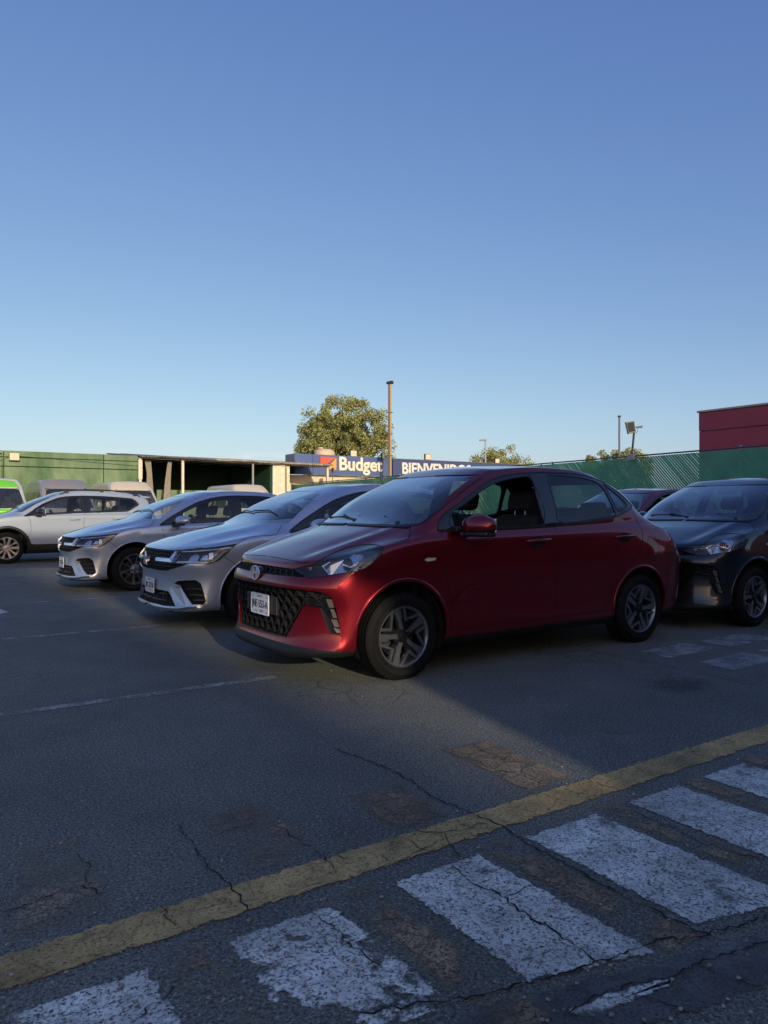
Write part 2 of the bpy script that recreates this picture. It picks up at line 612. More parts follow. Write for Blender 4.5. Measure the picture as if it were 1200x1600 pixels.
def split_parts(root):
    """give every far-apart piece of a part its own object"""
    for o in list(root.children_recursive):
        if o.type != 'MESH' or o.get('kind') or o.data.users > 1 or o.name.split('.')[0] in ('tyre', 'plate_number', 'plate_state', 'plate_mark'): continue
        bm = bmesh.new(); bm.from_mesh(o.data)
        seen, isl = set(), []
        for f in bm.faces:
            if f in seen: continue
            st, cur = [f], []
            seen.add(f)
            while st:
                a = st.pop(); cur.append(a)
                for v in a.verts:
                    for b in v.link_faces:
                        if b not in seen: seen.add(b); st.append(b)
            vs = [v.co for a in cur for v in a.verts]
            lo = Vector([min(v[i] for v in vs) for i in range(3)]); hi = Vector([max(v[i] for v in vs) for i in range(3)])
            isl.append([lo, hi, cur])
        if not 1 < len(isl) <= 400:
            bm.free(); continue
        par = list(range(len(isl)))
        def find(i):
            while par[i] != i: i = par[i]
            return i
        for i in range(len(isl)):
            for j in range(i):
                a, b = isl[i], isl[j]
                gap = Vector([max(0, a[0][k] - b[1][k], b[0][k] - a[1][k]) for k in range(3)]).length
                if gap < .45 * max((a[1] - a[0]).length, (b[1] - b[0]).length): par[find(i)] = find(j)
        groups = {}
        for i in range(len(isl)): groups.setdefault(find(i), []).append(i)
        if 1 < len(groups) <= 40:
            for gi, idx in enumerate(groups.values()):
                keep = {f.index for i in idx for f in isl[i][2]}
                nb = bm.copy()
                nb.faces.ensure_lookup_table()
                bmesh.ops.delete(nb, geom=[f for f in nb.faces if f.index not in keep], context='FACES')
                if gi == 0:
                    first = nb
                    continue
                c = o.copy(); c.data = o.data.copy(); nb.to_mesh(c.data); nb.free()
                COL.objects.link(c)
            first.to_mesh(o.data); first.free()
        bm.free()

def shell(o, t=0.012, inner=1):
    m = o.modifiers.new('thickness', 'SOLIDIFY')
    m.thickness = t
    m.offset = -1
    m.material_offset = inner
    m.material_offset_rim = 0
    e = o.modifiers.new('edges', 'EDGE_SPLIT')
    e.split_angle = math.radians(35)
    return o
# ---------------------------------------------------------------- body nets (front at x = 0, tail at +x, half width as y)
def net_sedan():
    sx = [.42, .58, .76, .95, 1.15, 1.70, 2.25, 2.80, 3.05, 3.30, 3.56, 3.80]
    def ring(xf, zf, xr, zr, zs, w, lip=0.0, fz=None, cy=(.40, .62, .755)):
        pts = [(xf, 0, zf), (xf + .02, cy[0], zf), (xf + .10, cy[1], zf + (zs - zf) * .3), (xf + .225, cy[2], zf + (zs - zf) * .6)]
        for i, x in enumerate(sx):
            t = i / 11
            y = w
            if i == 0: y = w - .025
            if i == 11: y = w - .025
            if i in (1, 10): y = w - .004
            if 5 <= i <= 7: y = w - .006
            pts.append((x, y, zs + (zr - zs) * max(0, (t - .75) / .25) ** 1.5))
        pts += [(xr - .09, .735, zr), (xr - .025, .59, zr), (xr - .003, .32, zr), (xr, 0, zr)]
        return pts
    rows = [
        ring(.15, .15, 3.95, .24, .19, .74, cy=(.36, .54, .66)),
        ring(.045, .185, 4.02, .30, .24, .80),
        ring(.065, .30, 4.06, .42, .34, .825),
        ring(.075, .50, 4.08, .56, .50, .833),
        ring(.035, .655, 4.10, .72, .66, .836),
        ring(.085, .755, 3.99, .84, .80, .834, cy=(.38, .58, .725)),
        [(.135, 0, .825), (.15, .36, .825), (.21, .56, .83), (.33, .70, .85), (.48, .768, .885), (.62, .798, .91), (.78, .812, .93), (.95, .818, .94), (1.15, .822, .945),
         (1.7, .824, .95), (2.25, .824, .957), (2.8, .820, .966), (3.05, .816, .972), (3.3, .81, .978), (3.54, .795, .980), (3.72, .768, .982), (3.85, .69, .984), (3.915, .54, .985), (3.94, .3, .985), (3.95, 0, .985)],
        [(.46, 0, .955), (.48, .33, .945), (.53, .52, .935), (.61, .63, .935), (.70, .69, .95), (.78, .725, .965), (.86, .75, .98), (.97, .772, .995), (1.13, .782, 1.0),
         (1.7, .785, 1.005), (2.25, .783, 1.017), (2.8, .775, 1.035), (3.05, .766, 1.046), (3.3, .752, 1.055), (3.50, .736, 1.052), (3.64, .705, 1.042), (3.73, .635, 1.038), (3.79, .51, 1.045), (3.82, .28, 1.052), (3.83, 0, 1.054)],
        [(.86, 0, 1.07), (.87, .34, 1.068), (.89, .50, 1.063), (.92, .60, 1.058), (.95, .66, 1.053), (.97, .70, 1.05), (1.0, .725, 1.05), (1.06, .748, 1.05), (1.16, .768, 1.045),
         (1.7, .775, 1.05), (2.25, .772, 1.065), (2.8, .762, 1.09), (3.05, .755, 1.11), (3.26, .735, 1.13), (3.40, .71, 1.13), (3.50, .665, 1.125), (3.55, .60, 1.12), (3.58, .50, 1.125), (3.60, .27, 1.13), (3.61, 0, 1.13)],
        [(1.17, 0, 1.285), (1.175, .32, 1.28), (1.20, .46, 1.275), (1.225, .56, 1.265), (1.25, .605, 1.262), (1.275, .635, 1.26), (1.31, .655, 1.258), (1.38, .67, 1.262), (1.50, .685, 1.266),
         (1.80, .69, 1.272), (2.25, .69, 1.28), (2.75, .682, 1.29), (2.98, .672, 1.298), (3.17, .660, 1.30), (3.28, .64, 1.30), (3.36, .60, 1.298), (3.40, .545, 1.296), (3.42, .45, 1.305), (3.44, .25, 1.315), (3.45, 0, 1.32)],
        [(1.62, 0, 1.478), (1.625, .30, 1.474), (1.64, .42, 1.468), (1.66, .50, 1.46), (1.68, .54, 1.452), (1.70, .562, 1.448), (1.74, .575, 1.447), (1.81, .582, 1.455), (1.92, .587, 1.464),
         (2.1, .590, 1.475), (2.3, .590, 1.480), (2.66, .583, 1.478), (2.85, .575, 1.466), (2.98, .562, 1.452), (3.06, .545, 1.440), (3.11, .515, 1.434), (3.14, .465, 1.432), (3.16, .39, 1.437), (3.18, .2, 1.445), (3.19, 0, 1.449)],
        [(1.78, 0, 1.512), (1.79, .24, 1.508), (1.80, .35, 1.504), (1.82, .42, 1.500), (1.84, .46, 1.497), (1.87, .48, 1.496), (1.91, .49, 1.497), (1.98, .495, 1.502), (2.08, .498, 1.510),
         (2.2, .50, 1.517), (2.36, .50, 1.520), (2.62, .495, 1.515), (2.78, .485, 1.506), (2.88, .475, 1.497), (2.94, .455, 1.489), (2.98, .42, 1.484), (3.0, .37, 1.482), (3.02, .31, 1.484), (3.03, .16, 1.488), (3.04, 0, 1.490)],
        [(1.92, 0, 1.530), (1.94, 0, 1.532), (1.96, 0, 1.533), (1.98, 0, 1.534), (2.0, 0, 1.535), (2.02, 0, 1.536), (2.05, 0, 1.537), (2.10, 0, 1.538), (2.17, 0, 1.540),
         (2.26, 0, 1.541), (2.38, 0, 1.541), (2.56, 0, 1.537), (2.66, 0, 1.532), (2.73, 0, 1.527), (2.78, 0, 1.523), (2.82, 0, 1.520), (2.84, 0, 1.518), (2.86, 0, 1.516), (2.88, 0, 1.514), (2.89, 0, 1.513)],
    ]
    return rows

def pw(x, xs, ys):
    if x <= xs[0]: return ys[0] + (x - xs[0])
    for a, b, c, d in zip(xs, xs[1:], ys, ys[1:]):
        if x <= b: return c + (d - c) * (x - a) / (b - a)
    return ys[-1] + (x - xs[-1])
HX = [.04, .42, .76, 1.0, 1.69, 2.27, 3.30, 4.08]
HZ_ = [0, .2, .5, .83, 1.05, 1.28, 1.54]
def remap(net, xs, zs, ys):
    return [[(pw(x, HX, xs), y * ys, pw(z, HZ_, zs)) for x, y, z in row] for row in net]

# ---------------------------------------------------------------- wheels
def lathe(bm, prof, n, c, sgn=-1):
    """prof: list of (radius, outward offset); axis along y, outward = sgn*y"""
    rings = []
    for k in range(n):
        a = 2 * math.pi * k / n
        rings.append([bm.verts.new((c[0] + r * math.cos(a), c[1] + sgn * o, c[2] + r * math.sin(a))) for r, o in prof])
    for k in range(n):
        A, B = rings[k], rings[(k + 1) % n]
        for i in range(len(prof) - 1):
            bm.faces.new((A[i], A[i + 1], B[i + 1], B[i]) if sgn < 0 else (A[i], B[i], B[i + 1], A[i + 1]))

def wheel_parts(style, R, rr, wd=0.185):
    """mesh data for a wheel with its outer face at y=0, hub at the origin, outward = -y"""
    out = []
    bm = bmesh.new()
    prof = [(rr, -.012), (rr + .006, .002), (rr + .014, .004), (rr + .02, .0), (rr + .035, .006), (R - .065, .010), (R - .05, .010), (R - .047, .0135), (R - .040, .0135), (R - .036, .008),
            (R - .02, .001), (R - .012, -.006), (R - .004, -.014)]
    # tread with circumferential grooves
    t = -.018
    for gidx in range(4):
        prof += [(R, t), (R + .0005, t - .026), (R - .009, t - .028), (R - .009, t - .034)]
        t -= .036
    prof += [(R, t), (R - .012, -wd + .008), (R - .05, -wd), (rr + .01, -wd + .01), (rr, -wd + .02)]
    lathe(bm, prof, 72, (0, 0, 0))
    # shoulder blocks
    for k in range(72):
        a = 2 * math.pi * k / 72
        da = .018
        vs = []
        for (r, o) in ((R + .0015, -.008), (R + .0015, -.036), (R - .014, -.0005)):
            for s in (-1, 1):
                vs.append(bm.verts.new((r * math.cos(a + s * da), -o, r * math.sin(a + s * da))))
        bm.faces.new((vs[0], vs[1], vs[3], vs[2]))
        bm.faces.new((vs[4], vs[5], vs[1], vs[0]))
    bmesh.ops.recalc_face_normals(bm, faces=bm.faces[:])
    out.append(('tyre', bm, M_TYRE, True))
    bm = bmesh.new()
    lathe(bm, [(rr + .004, .0), (rr + .002, .006), (rr - .006, .006), (rr - .012, -.002), (rr - .02, -.015), (rr - .025, -.05), (rr - .02, -.15)], 64, (0, 0, 0))
    out.append(('rim', bm, M_RIM if style != 'suv' else M_RIMSILVER, True))
    bm = bmesh.new()
    lathe(bm, [(.13, -.07), (.13, -.085), (.05, -.085), (.05, -.06), (.001, -.06)], 40, (0, 0, 0))
    box(bm, -.14, -.06, .075, .12, -.05, .06, .01)
    bmesh.ops.recalc_face_normals(bm, faces=bm.faces[:])
    out.append(('brake_disc', bm, M_DISC, False))
    bm = bmesh.new()
    lathe(bm, [(rr - .015, -.13), (.001, -.13)], 40, (0, 0, 0))
    bmesh.ops.recalc_face_normals(bm, faces=bm.faces[:])
    out.append(('wheel_back', bm, M_MATTE, False))
    def pt(r, a, o): return Vector((r * math.cos(a), -o, r * math.sin(a)))
    def plate(bm, pol, dep=.035, bev=.004):
        """pol: list of (r, angle, outward offset)"""
        a = [bm.verts.new(pt(*p)) for p in pol]
        b = [bm.verts.new(pt(p[0], p[1], p[2] - dep)) for p in pol]
        n = len(pol)
        bm.faces.new(a); bm.faces.new(b[::-1])
        for i in range(n): bm.faces.new((a[i], b[i], b[(i + 1) % n], a[(i + 1) % n]))
    D = math.radians
    face = M_RIM
    if style == 'h':
        base = [D(-110 + 72 * k) for k in range(5)]
        for k, a0 in enumerate(base):
            bm = bmesh.new(); dk = bmesh.new()
            q = rr - .004
            plate(bm, [(.035, a0 + D(28), -.012), (.05, a0 - D(22), -.012), (q * .55, a0 - D(9.5), -.008), (q, a0 - D(8.5), .0), (q, a0 + D(3), .001), (q, a0 + D(9), .0), (q * .5, a0 + D(6.5), -.008)], .03)
            c = -1
            A, B, Cc = (q, a0 + c * D(19)), (q * .62, a0 + c * D(29)), (q, a0 + c * D(56))
            A2, B2, C2 = (q, a0 + c * D(13.5)), (q * .53, a0 + c * D(23)), (q * .985, a0 + c * D(63.5))
            plate(bm, [(A[0], A[1], 0), (B[0], B[1], -.006), (Cc[0], Cc[1], 0), (C2[0], C2[1], 0), (B2[0], B2[1], -.008), (A2[0], A2[1], 0)], .03)
            out.append(('spoke', bm, M_RIM, False))
            plate(dk, [(.04, a0 - D(40), -.028), (.04, a0 + D(32), -.028), (q * .6, a0 + D(10), -.022), (q, a0 + D(11), -.012), (q, a0 - D(58), -.012), (q * .55, a0 - D(34), -.022)], .012)
            out.append(('spoke_web', dk, M_RIMDARK, False))
        nuts, nr = 4, .05
    elif style == 'c':
        for k in range(5):
            a0 = D(90 + 72 * k + 8)
            q = rr - .004
            bm = bmesh.new(); dk = bmesh.new()
            plate(dk, [(.03, a0 - D(36), -.018), (.03, a0 + D(36), -.018), (q * .55, a0 + D(16), -.012), (q, a0 + D(19), -.006), (q, a0 - D(22), -.006), (q * .5, a0 - D(16), -.012)], .025)
            for s, w0, w1 in ((1, 2.5, 2.0), (-1, 2.5, 2.0)):
                plate(bm, [(q * .26, a0 + s * D(10), -.004), (q * .55, a0 + s * D(15), -.002), (q, a0 + s * D(17), .0), (q, a0 + s * D(17 + w0), .0), (q * .58, a0 + s * D(17.5 + w1), -.002), (q * .28, a0 + s * D(17), -.004)], .03)
            plate(bm, [(q * .52, a0 + D(21), .001), (q, a0 + D(21), .002), (q, a0 + D(31), .002)], .03)
            out.append(('spoke', bm, M_RIM, False))
            out.append(('spoke_web', dk, M_RIMDARK, False))
        nuts, nr = 5, .055
    else:
        for k in range(5):
            for s in (-1, 1):
                a0 = D(90 + 72 * k) + s * D(16.5)
                q = rr - .004
                bm = bmesh.new()
                plate(bm, [(.05, a0 - s * D(6), -.012), (q * .55, a0 - D(4.5), -.006), (q, a0 - D(7.5), .0), (q, a0 + D(7.5), .0), (q * .55, a0 + D(4.5), -.006), (.055, a0 + s * D(18), -.012)], .035)
                out.append(('spoke', bm, M_RIMSILVER, False))
        nuts, nr = 5, .055
    bm = bmesh.new()
    lathe(bm, [(.075, -.03), (.07, -.015), (.03, -.010), (.03, -.002), (.026, .002), (.001, .002)], 32, (0, 0, 0))
    for k in range(nuts):
        a = 2 * math.pi * k / nuts + .5
        c = pt(nr, a, 0)
        tube(bm, [(c.x, .018, c.z), (c.x, .004, c.z)], .0095, 6)
    bmesh.ops.recalc_face_normals(bm, faces=bm.faces[:])
    out.append(('hub_cap', bm, M_SATIN if style == 'c' else (M_RIMDARK if style == 'h' else M_RIMSILVER), True))
    res = []
    for name, bm, m, sm in out:
        me = bpy.data.meshes.new(name)
        bm.to_mesh(me); bm.free()
        me.materials.append(m)
        if sm: me.polygons.foreach_set('use_smooth', [True] * len(me.polygons))
        res.append((name, me, sm))
    return res

WHEELS = {}
def wheels(root, style, R, rr, axles, y):
    if style not in WHEELS: WHEELS[style] = wheel_parts(style, R, rr)
    for ax in axles:
        for sgn in (-1, 1):
            e = bpy.data.objects.new('wheel', None)
            COL.objects.link(e)
            e.parent = root
            e.location = (ax, sgn * y, R - .004)
            e.rotation_euler = (0, (ax * 7.3 + sgn) if True else 0, 0 if sgn < 0 else math.pi)
            if sgn < 0 and ax == axles[0]: e.rotation_euler = (0, 0, 0)
            for name, me, sm in WHEELS[style]:
                o = bpy.data.objects.new(name, me)
                COL.objects.link(o)
                o.parent = e
                if sm:
                    es = o.modifiers.new('edges', 'EDGE_SPLIT')
                    es.split_angle = math.radians(38)

def text_mesh(txt, size, mat_, name, depth=0.002, bold=0.0, sx=1.0, align='CENTER'):
    cu = bpy.data.curves.new(name, 'FONT')
    cu.body = txt
    cu.size = size
    cu.extrude = depth
    cu.offset = bold
    cu.align_x = align
    cu.align_y = 'CENTER'
    cu.resolution_u = 4
    o = bpy.data.objects.new(name, cu)
    COL.objects.link(o)
    dg = bpy.context.evaluated_depsgraph_get()
    me = bpy.data.meshes.new_from_object(o.evaluated_get(dg))
    bpy.data.objects.remove(o)
    me.materials.clear()
    me.materials.append(mat_)
    return me

def put_text(txt, size, m, name, parent, M, depth=.002, bold=0.0, sx=1.0, align='CENTER'):
    me = text_mesh(txt, size, m, name, depth, bold, sx, align)
    me.transform(M @ Matrix.Diagonal((sx, 1, 1, 1)))
    o = bpy.data.objects.new(name, me)
    COL.objects.link(o)
    o.parent = parent
    return o

def plate(root, c, ny, txt, tilt=0.0):
    """licence plate centred at c facing -x; text runs along -y"""
    w_, h_ = .30, .15
    bm = bmesh.new()
    pol = []
    r = .012
    for (sx, sy) in ((1, 1), (-1, 1), (-1, -1), (1, -1)):
        for k in range(4):
            a = {(1, 1): 0, (-1, 1): 90, (-1, -1): 180, (1, -1): 270}[(sx, sy)] + k * 30
            pol.append((sx * (w_ / 2 - r) + r * math.cos(math.radians(a)), sy * (h_ / 2 - r) + r * math.sin(math.radians(a))))
    M = Matrix.Translation(c) @ Matrix.Rotation(tilt, 4, 'Y') @ Matrix(((0, 0, -1, 0), (-1, 0, 0, 0), (0, 1, 0, 0), (0, 0, 0, 1)))
    prism(bm, pol, -.003, lambda p, t: M @ Vector((p[0], p[1], t)))
    inner = [(x * .955, y * .91) for x, y in pol]
    n = len(pol)
    a = [bm.verts.new(M @ Vector((x, y, .0))) for x, y in pol]
    a2 = [bm.verts.new(M @ Vector((x * .985, y * .97, .0025))) for x, y in pol]
    b = [bm.verts.new(M @ Vector((x, y, .0005))) for x, y in inner]
    for i in range(n):
        bm.faces.new((a[i], a[(i + 1) % n], a2[(i + 1) % n], a2[i]))
        bm.faces.new((a2[i], a2[(i + 1) % n], b[(i + 1) % n], b[i]))
    pl = link('licence_plate', bm, M_PLATE, root)
    T = lambda x, y: M @ Matrix.Translation((x, y, .0015))
    put_text(txt, .078, M_PLATEINK, 'plate_number', pl, T(0, -.002), .0012, .0, .78)
    put_text('JALISCO', .022, M_GREYINK, 'plate_state', pl, T(0, .055), .0008)
    ink = bmesh.new()
    for (x, y) in ((-.115, .052), (.115, .052), (-.115, -.055), (.115, -.055)):
        prism(ink, [(x + .007 * math.cos(t), y + .007 * math.sin(t)) for t in [k * math.pi / 4 for k in range(8)]], .001, lambda p, t: M @ Vector((p[0], p[1], t + .0012)))
    for y in (-.047, -.058):
        prism(ink, [(.0, y), (.06, y), (.06, y + .006), (.0, y + .006)], .001, lambda p, t: M @ Vector((p[0], p[1], t + .0012)))
    for seg in (((-.085, -.065), (-.07, -.043)), ((-.07, -.043), (-.05, -.066)), ((-.05, -.066), (-.035, -.042))):
        (x0, y0), (x1, y1) = seg
        d = Vector((x1 - x0, y1 - y0)).normalized(); nn = Vector((-d.y, d.x)) * .002
        prism(ink, [(x0 + nn.x, y0 + nn.y), (x1 + nn.x, y1 + nn.y), (x1 - nn.x, y1 - nn.y), (x0 - nn.x, y0 - nn.y)], .001, lambda p, t: M @ Vector((p[0], p[1], t + .0012)))
    link('plate_mark', ink, M_GREYINK, pl)
    return pl

# ---------------------------------------------------------------- cabin
def soft_box(bm, x0, x1, y0, y1, z0, z1, bev, lean=0.0):
    vs = box(bm, x0, x1, y0, y1, z0, z1, bev)
    for v in vs:
        if v.is_valid: v.co.x += (v.co.z - z0) * lean
def cabin(root, d):
    """d: dash x, front seat x, rear seat x, floor z, roof z, half width, cowl z"""
    def part(name, bm, m=M_CABIN): return link(name, bm, m, root, False)
    fz, hw, cz = d['floor'], d['hw'], d['cowl']
    bm = bmesh.new()
    box(bm, d['dash'] - .25, d['rear'] + .55, -hw, hw, fz - .03, fz, 0)
    box(bm, d['dash'] - .30, d['dash'] - .24, -hw + .02, hw - .02, fz, cz - .06, 0)
    part('cabin_floor', bm, M_MATTE)
    bm = bmesh.new()
    soft_box(bm, d['dash'] - .22, d['dash'] + .30, -hw + .03, hw - .03, cz - .30, cz - .045, .05)
    soft_box(bm, d['dash'] + .02, d['dash'] + .33, -.52, -.20, cz - .12, cz - .0, .04)
    part('dashboard', bm)
    for sy in (-1, 1):
        yc = sy * .36
        st = empty_child('front_seat', root)
        bm = bmesh.new()
        soft_box(bm, d['fseat'] - .50, d['fseat'] + .04, yc - .25, yc + .25, fz + .12, fz + .32, .06)
        link('seat_cushion', bm, M_CABIN, st)
        bm = bmesh.new()
        soft_box(bm, d['fseat'] - .04, d['fseat'] + .11, yc - .25, yc + .25, fz + .25, cz - .02 + d.get('sb', 0), .06, .28)
        link('seat_back', bm, M_CABIN, st)
        bm = bmesh.new()
        zt = cz - .02 + d.get('sb', 0)
        xo = d['fseat'] + .03 + (zt - fz - .25) * .28
        soft_box(bm, xo - .05, xo + .06, yc - .135, yc + .135, zt + .035, zt + .20, .045, .2)
        link('headrest', bm, M_CABIN, st)
        bm = bmesh.new()
        for q in (-.06, .06): tube(bm, [(xo, yc + q, zt - .04), (xo + .01, yc + q, zt + .06)], .007, 6)
        link('headrest_stem', bm, M_SATIN, st)
    st = empty_child('rear_seat', root)
    bm = bmesh.new()
    soft_box(bm, d['rear'] - .48, d['rear'] + .02, -hw + .1, hw - .1, fz + .12, fz + .34, .06)
    link('seat_cushion', bm, M_CABIN, st)
    bm = bmesh.new()
    soft_box(bm, d['rear'] - .03, d['rear'] + .12, -hw + .1, hw - .1, fz + .25, cz + .06, .06, .32)
    link('seat_back', bm, M_CABIN, st)
    for yc in (-.36, .36):
        bm = bmesh.new()
        soft_box(bm, d['rear'] + .17, d['rear'] + .28, yc - .14, yc + .14, cz + .04, cz + .19, .05, .2)
        link('headrest', bm, M_CABIN, st)
    # parcel shelf
    bm = bmesh.new()
    box(bm, d['rear'] + .2, d['shelf'], -hw + .14, hw - .14, cz - .03, cz, .008)
    part('parcel_shelf', bm)
    # steering wheel (driver sits on the near side)
    bm = bmesh.new()
    c = Vector((d['dash'] + .45, -.36, cz - .07))
    ax = Vector((-.88, 0, -.47)).normalized()
    u = Vector((0, 1, 0)); v_ = ax.cross(u)
    tube(bm, [c + (u * math.cos(t) + v_ * math.sin(t)) * .18 for t in [k * math.pi / 14 for k in range(29)]], .014, 8, False)
    for t in (0, math.pi, -math.pi / 2): tube(bm, [c, c + (u * math.cos(t) + v_ * math.sin(t)) * .18], .018, 6)
    ico(bm, c, .05, .06, .06, 2)
    tube(bm, [c, c + ax * .25], .03, 8)
    part('steering_wheel', bm)
    bm = bmesh.new()
    mx_ = d['mirror']
    soft_box(bm, mx_ - .02, mx_ + .02, -.12, .12, d['roof'] - .16, d['roof'] - .09, .018)
    tube(bm, [(mx_ - .0, 0, d['roof'] - .1), (mx_ - .05, 0, d['roof'] - .06)], .012, 6)
    part('rear_view_mirror', bm, M_BLACK)

def empty_child(name, parent):
    e = bpy.data.objects.new(name, None)
    COL.objects.link(e)
    e.parent = parent
    return e

def arch_liner(root, x, z, r, y0, y1):
    bm = bmesh.new()
    n = 26
    for sgn in (-1, 1):
        rings = []
        for k in range(n + 1):
            a = math.pi * (-.12 + 1.24 * k / n)
            rings.append([bm.verts.new((x + r * math.cos(a), sgn * y, z + r * math.sin(a))) for y in (y0, y1)] + [bm.verts.new((x + .02 * math.cos(a), sgn * y1, z + .02 * math.sin(a)))])
        for k in range(n):
            A, B = rings[k], rings[k + 1]
            for i in range(2): bm.faces.new((A[i], A[i + 1], B[i + 1], B[i]))
    return link('wheel_arch_liner', bm, M_LINER, root, True)

def finish_panel(root, B, name, keys, m, mode, inner=None, t=.012, off=0.0):
    """mode: 'both' one mesh for both sides; 'pair' a mesh for each side"""
    res = []
    for mm in (['both'] if mode == 'both' else [None, 'far']):
        bm = B.extract(keys, mm, off)
        if not bm.faces:
            bm.free(); continue
        o = link(name, bm, [m, inner or M_HEADL], root, True)
        if t: shell(o, t)
        res.append(o)
    return res
# ---------------------------------------------------------------- the compact saloon (red, graphite and faded red)
def z4(X, Y): return (600 + X / 2.4, 700 + Y / 2.4)
def zr(X, Y): return (340 + X / 4, 700 + Y / 4)

def crease(p, path, amp, wdt):
    """soft ridge on the hood along a line y(x)"""
    return p

def make_saloon():
    fr = Frame(0, 0)
    def deform(p):
        # twin bonnet ridges running back from the lamps
        if .16 < p.x < 1.0 and p.z > .80 and p.y <= 0:
            t = (p.x - .16) / .84
            yc = -(.50 + .08 * t)
            d = (p.y - yc)
            a = math.sin(min(1, t * 1.15) * math.pi) ** .6 if t * 1.15 < 1 else 0
            p.z += a * (.014 * math.exp(-(d / .055) ** 2) - .010 * math.exp(-((d - .10) / .07) ** 2))
        # shoulder crease and sculpted flank
        if 1.1 < p.x < 3.2 and .3 < p.z < .8:
            p.y += .012 * math.exp(-((p.z - .50) / .13) ** 2) * min(1, (p.x - 1.1) / .3, (3.2 - p.x) / .3)
        return p
    B = Body(net_sedan(), fr, blur=3, deform=deform)
    dlo = [(1.10, 1.04), (1.16, 1.115), (1.40, 1.238), (1.64, 1.358), (1.80, 1.412), (1.98, 1.446), (2.25, 1.468), (2.45, 1.473), (2.70, 1.470), (2.90, 1.453), (3.07, 1.415), (3.20, 1.34), (3.325, 1.235), (3.355, 1.19), (3.22, 1.145), (3.02, 1.095), (2.75, 1.06), (2.27, 1.03), (1.6, 1.012), (1.25, 1.008), (1.11, 1.012)]
    glassF = [(1.245, 1.025), (1.245, 1.135), (1.40, 1.212), (1.60, 1.310), (1.78, 1.378), (1.98, 1.418), (2.14, 1.434), (2.17, 1.40), (2.165, 1.05), (1.7, 1.033)]
    glassR = [(2.37, 1.445), (2.60, 1.448), (2.84, 1.432), (2.98, 1.40), (3.03, 1.34), (3.06, 1.135), (2.98, 1.108), (2.72, 1.078), (2.35, 1.060), (2.345, 1.20)]
    glassQ = [(3.065, 1.385), (3.12, 1.355), (3.28, 1.215), (3.20, 1.17), (3.10, 1.150), (3.085, 1.25)]
    arch_f = [(.765 + .370 * math.cos(t), .31 + .365 * math.sin(t)) for t in [k * math.pi / 16 for k in range(32)]]
    arch_r = [(3.31 + .350 * math.cos(t), .31 + .350 * math.sin(t)) for t in [k * math.pi / 16 for k in range(32)]]
    fdoor = [(1.09, 1.06), (1.105, .90), (1.13, .69), (1.17, .39), (1.235, .305), (2.245, .305), (2.245, .60), (2.26, .90), (2.28, 1.07)]
    rdoor = [(2.28, 1.07), (2.26, .90), (2.245, .60), (2.245, .305), (2.76, .315), (2.87, .42), (2.98, .60), (3.12, .70), (3.27, .80), (3.335, .93), (3.345, 1.03), (3.30, 1.12), (3.22, 1.16)]
    headl = [(461.3, 889.3), (486.7, 882.7), (504, 872.7), (526.7, 861.3), (553.3, 852.7), (580, 850.7), (593.3, 852.7), (598.7, 857.3), (593.3, 868), (584, 878.7), (570.7, 888), (553.3, 893.3), (526.7, 897.3), (506.7, 900.7), (486.7, 902.7), (477.3, 900)]
    tgr = [(350, 874), (380, 878), (400, 880.2), (427.5, 884.5), (460, 889.2), (476.5, 900.5), (474, 902.6), (450, 900.5), (425, 898), (390, 891.5), (350, 879)]
    lgr = [(340, 895), (365, 902), (390, 908.8), (427.5, 916), (465, 921), (497, 924.5), (511, 928), (518.5, 935), (525, 951), (532.5, 986), (531, 991), (515, 990.5), (500, 951), (474.5, 946), (447, 996), (430, 992), (415, 988), (372, 973), (340, 960)]
    hood = [(330, 850), (383.8, 867), (415, 868.8), (445, 873.8), (482, 880.5), (504, 870.8), (526.7, 859.5), (553.3, 850.9), (580, 848.6), (610, 845.5), (633, 842.5), (640, 838), (641, 822), (520, 805)]
    ws = [(400, 830), (521, 814.5), (560, 818), (600, 820.5), (640, 820.5), (660, 815), (672, 806.5), (700, 785.5), (730, 761.5), (750, 746.5), (748, 741.5), (700, 742.5), (640, 746), (600, 752), (480, 790)]
    frontf = lambda c, n: c.x < 1.0 and n.x < .45 and c.z < .98
    B.region('lower', [(-1, .0), (-1, .215), (1.2, .25), (2, .255), (3.2, .26), (5, .30), (5, 0)], 'side', None)
    B.region('bumper', [(-1, .21), (-1, .845), (.47, .845), (.47, .79), (.56, .68), (.66, .62), (.66, .21)], 'side', lambda c, n: c.x < .7, False)
    B.region('bumper', [(462, 1200), (300, 1200), (200, 880), (383.8, 867), (445, 873.8), (482, 880.5), (560, 900), (575, 886), (589, 909), (598, 923), (560, 1030)], 'px', lambda c, n: c.x < .8 and c.z < .9 and c.z > .2 and n.y < .5)
    B.region('lower', [(-1, .0), (-1, .215), (1.2, .25), (1.2, 0)], 'side', lambda c, n: c.x < .3, False)
    B.region('lower', [(330, 962), (356, 970), (372, 979), (400, 991.5), (430, 1001.5), (458, 1009), (500, 1016), (560, 1020), (620, 1020), (620, 1200), (300, 1200)], 'px', lambda c, n: c.x < .70 and c.z < .30)
    B.region('hood', hood, 'px', lambda c, n: c.x < 1.12 and n.z > .3)
    B.region('rear_bumper', [(3.68, .25), (3.68, .62), (3.75, .80), (5, .80), (5, .25)], 'side')
    B.region('trunk_lid', [(-.56, .72), (-.56, 1.25), (0.1, 1.25), (0.1, .72)], 'front', lambda c, n: c.x > 3.70 and c.z < 1.17)
    B.region('frame', dlo, 'side', lambda c, n: c.z > .95)
    B.region('fdoor', fdoor, 'side', lambda c, n: c.y < -.5 and c.z < 1.06)
    B.region('frame', dlo, 'side', lambda c, n: c.z > .95, False)
    B.region('rdoor', rdoor, 'side', lambda c, n: c.y < -.5)
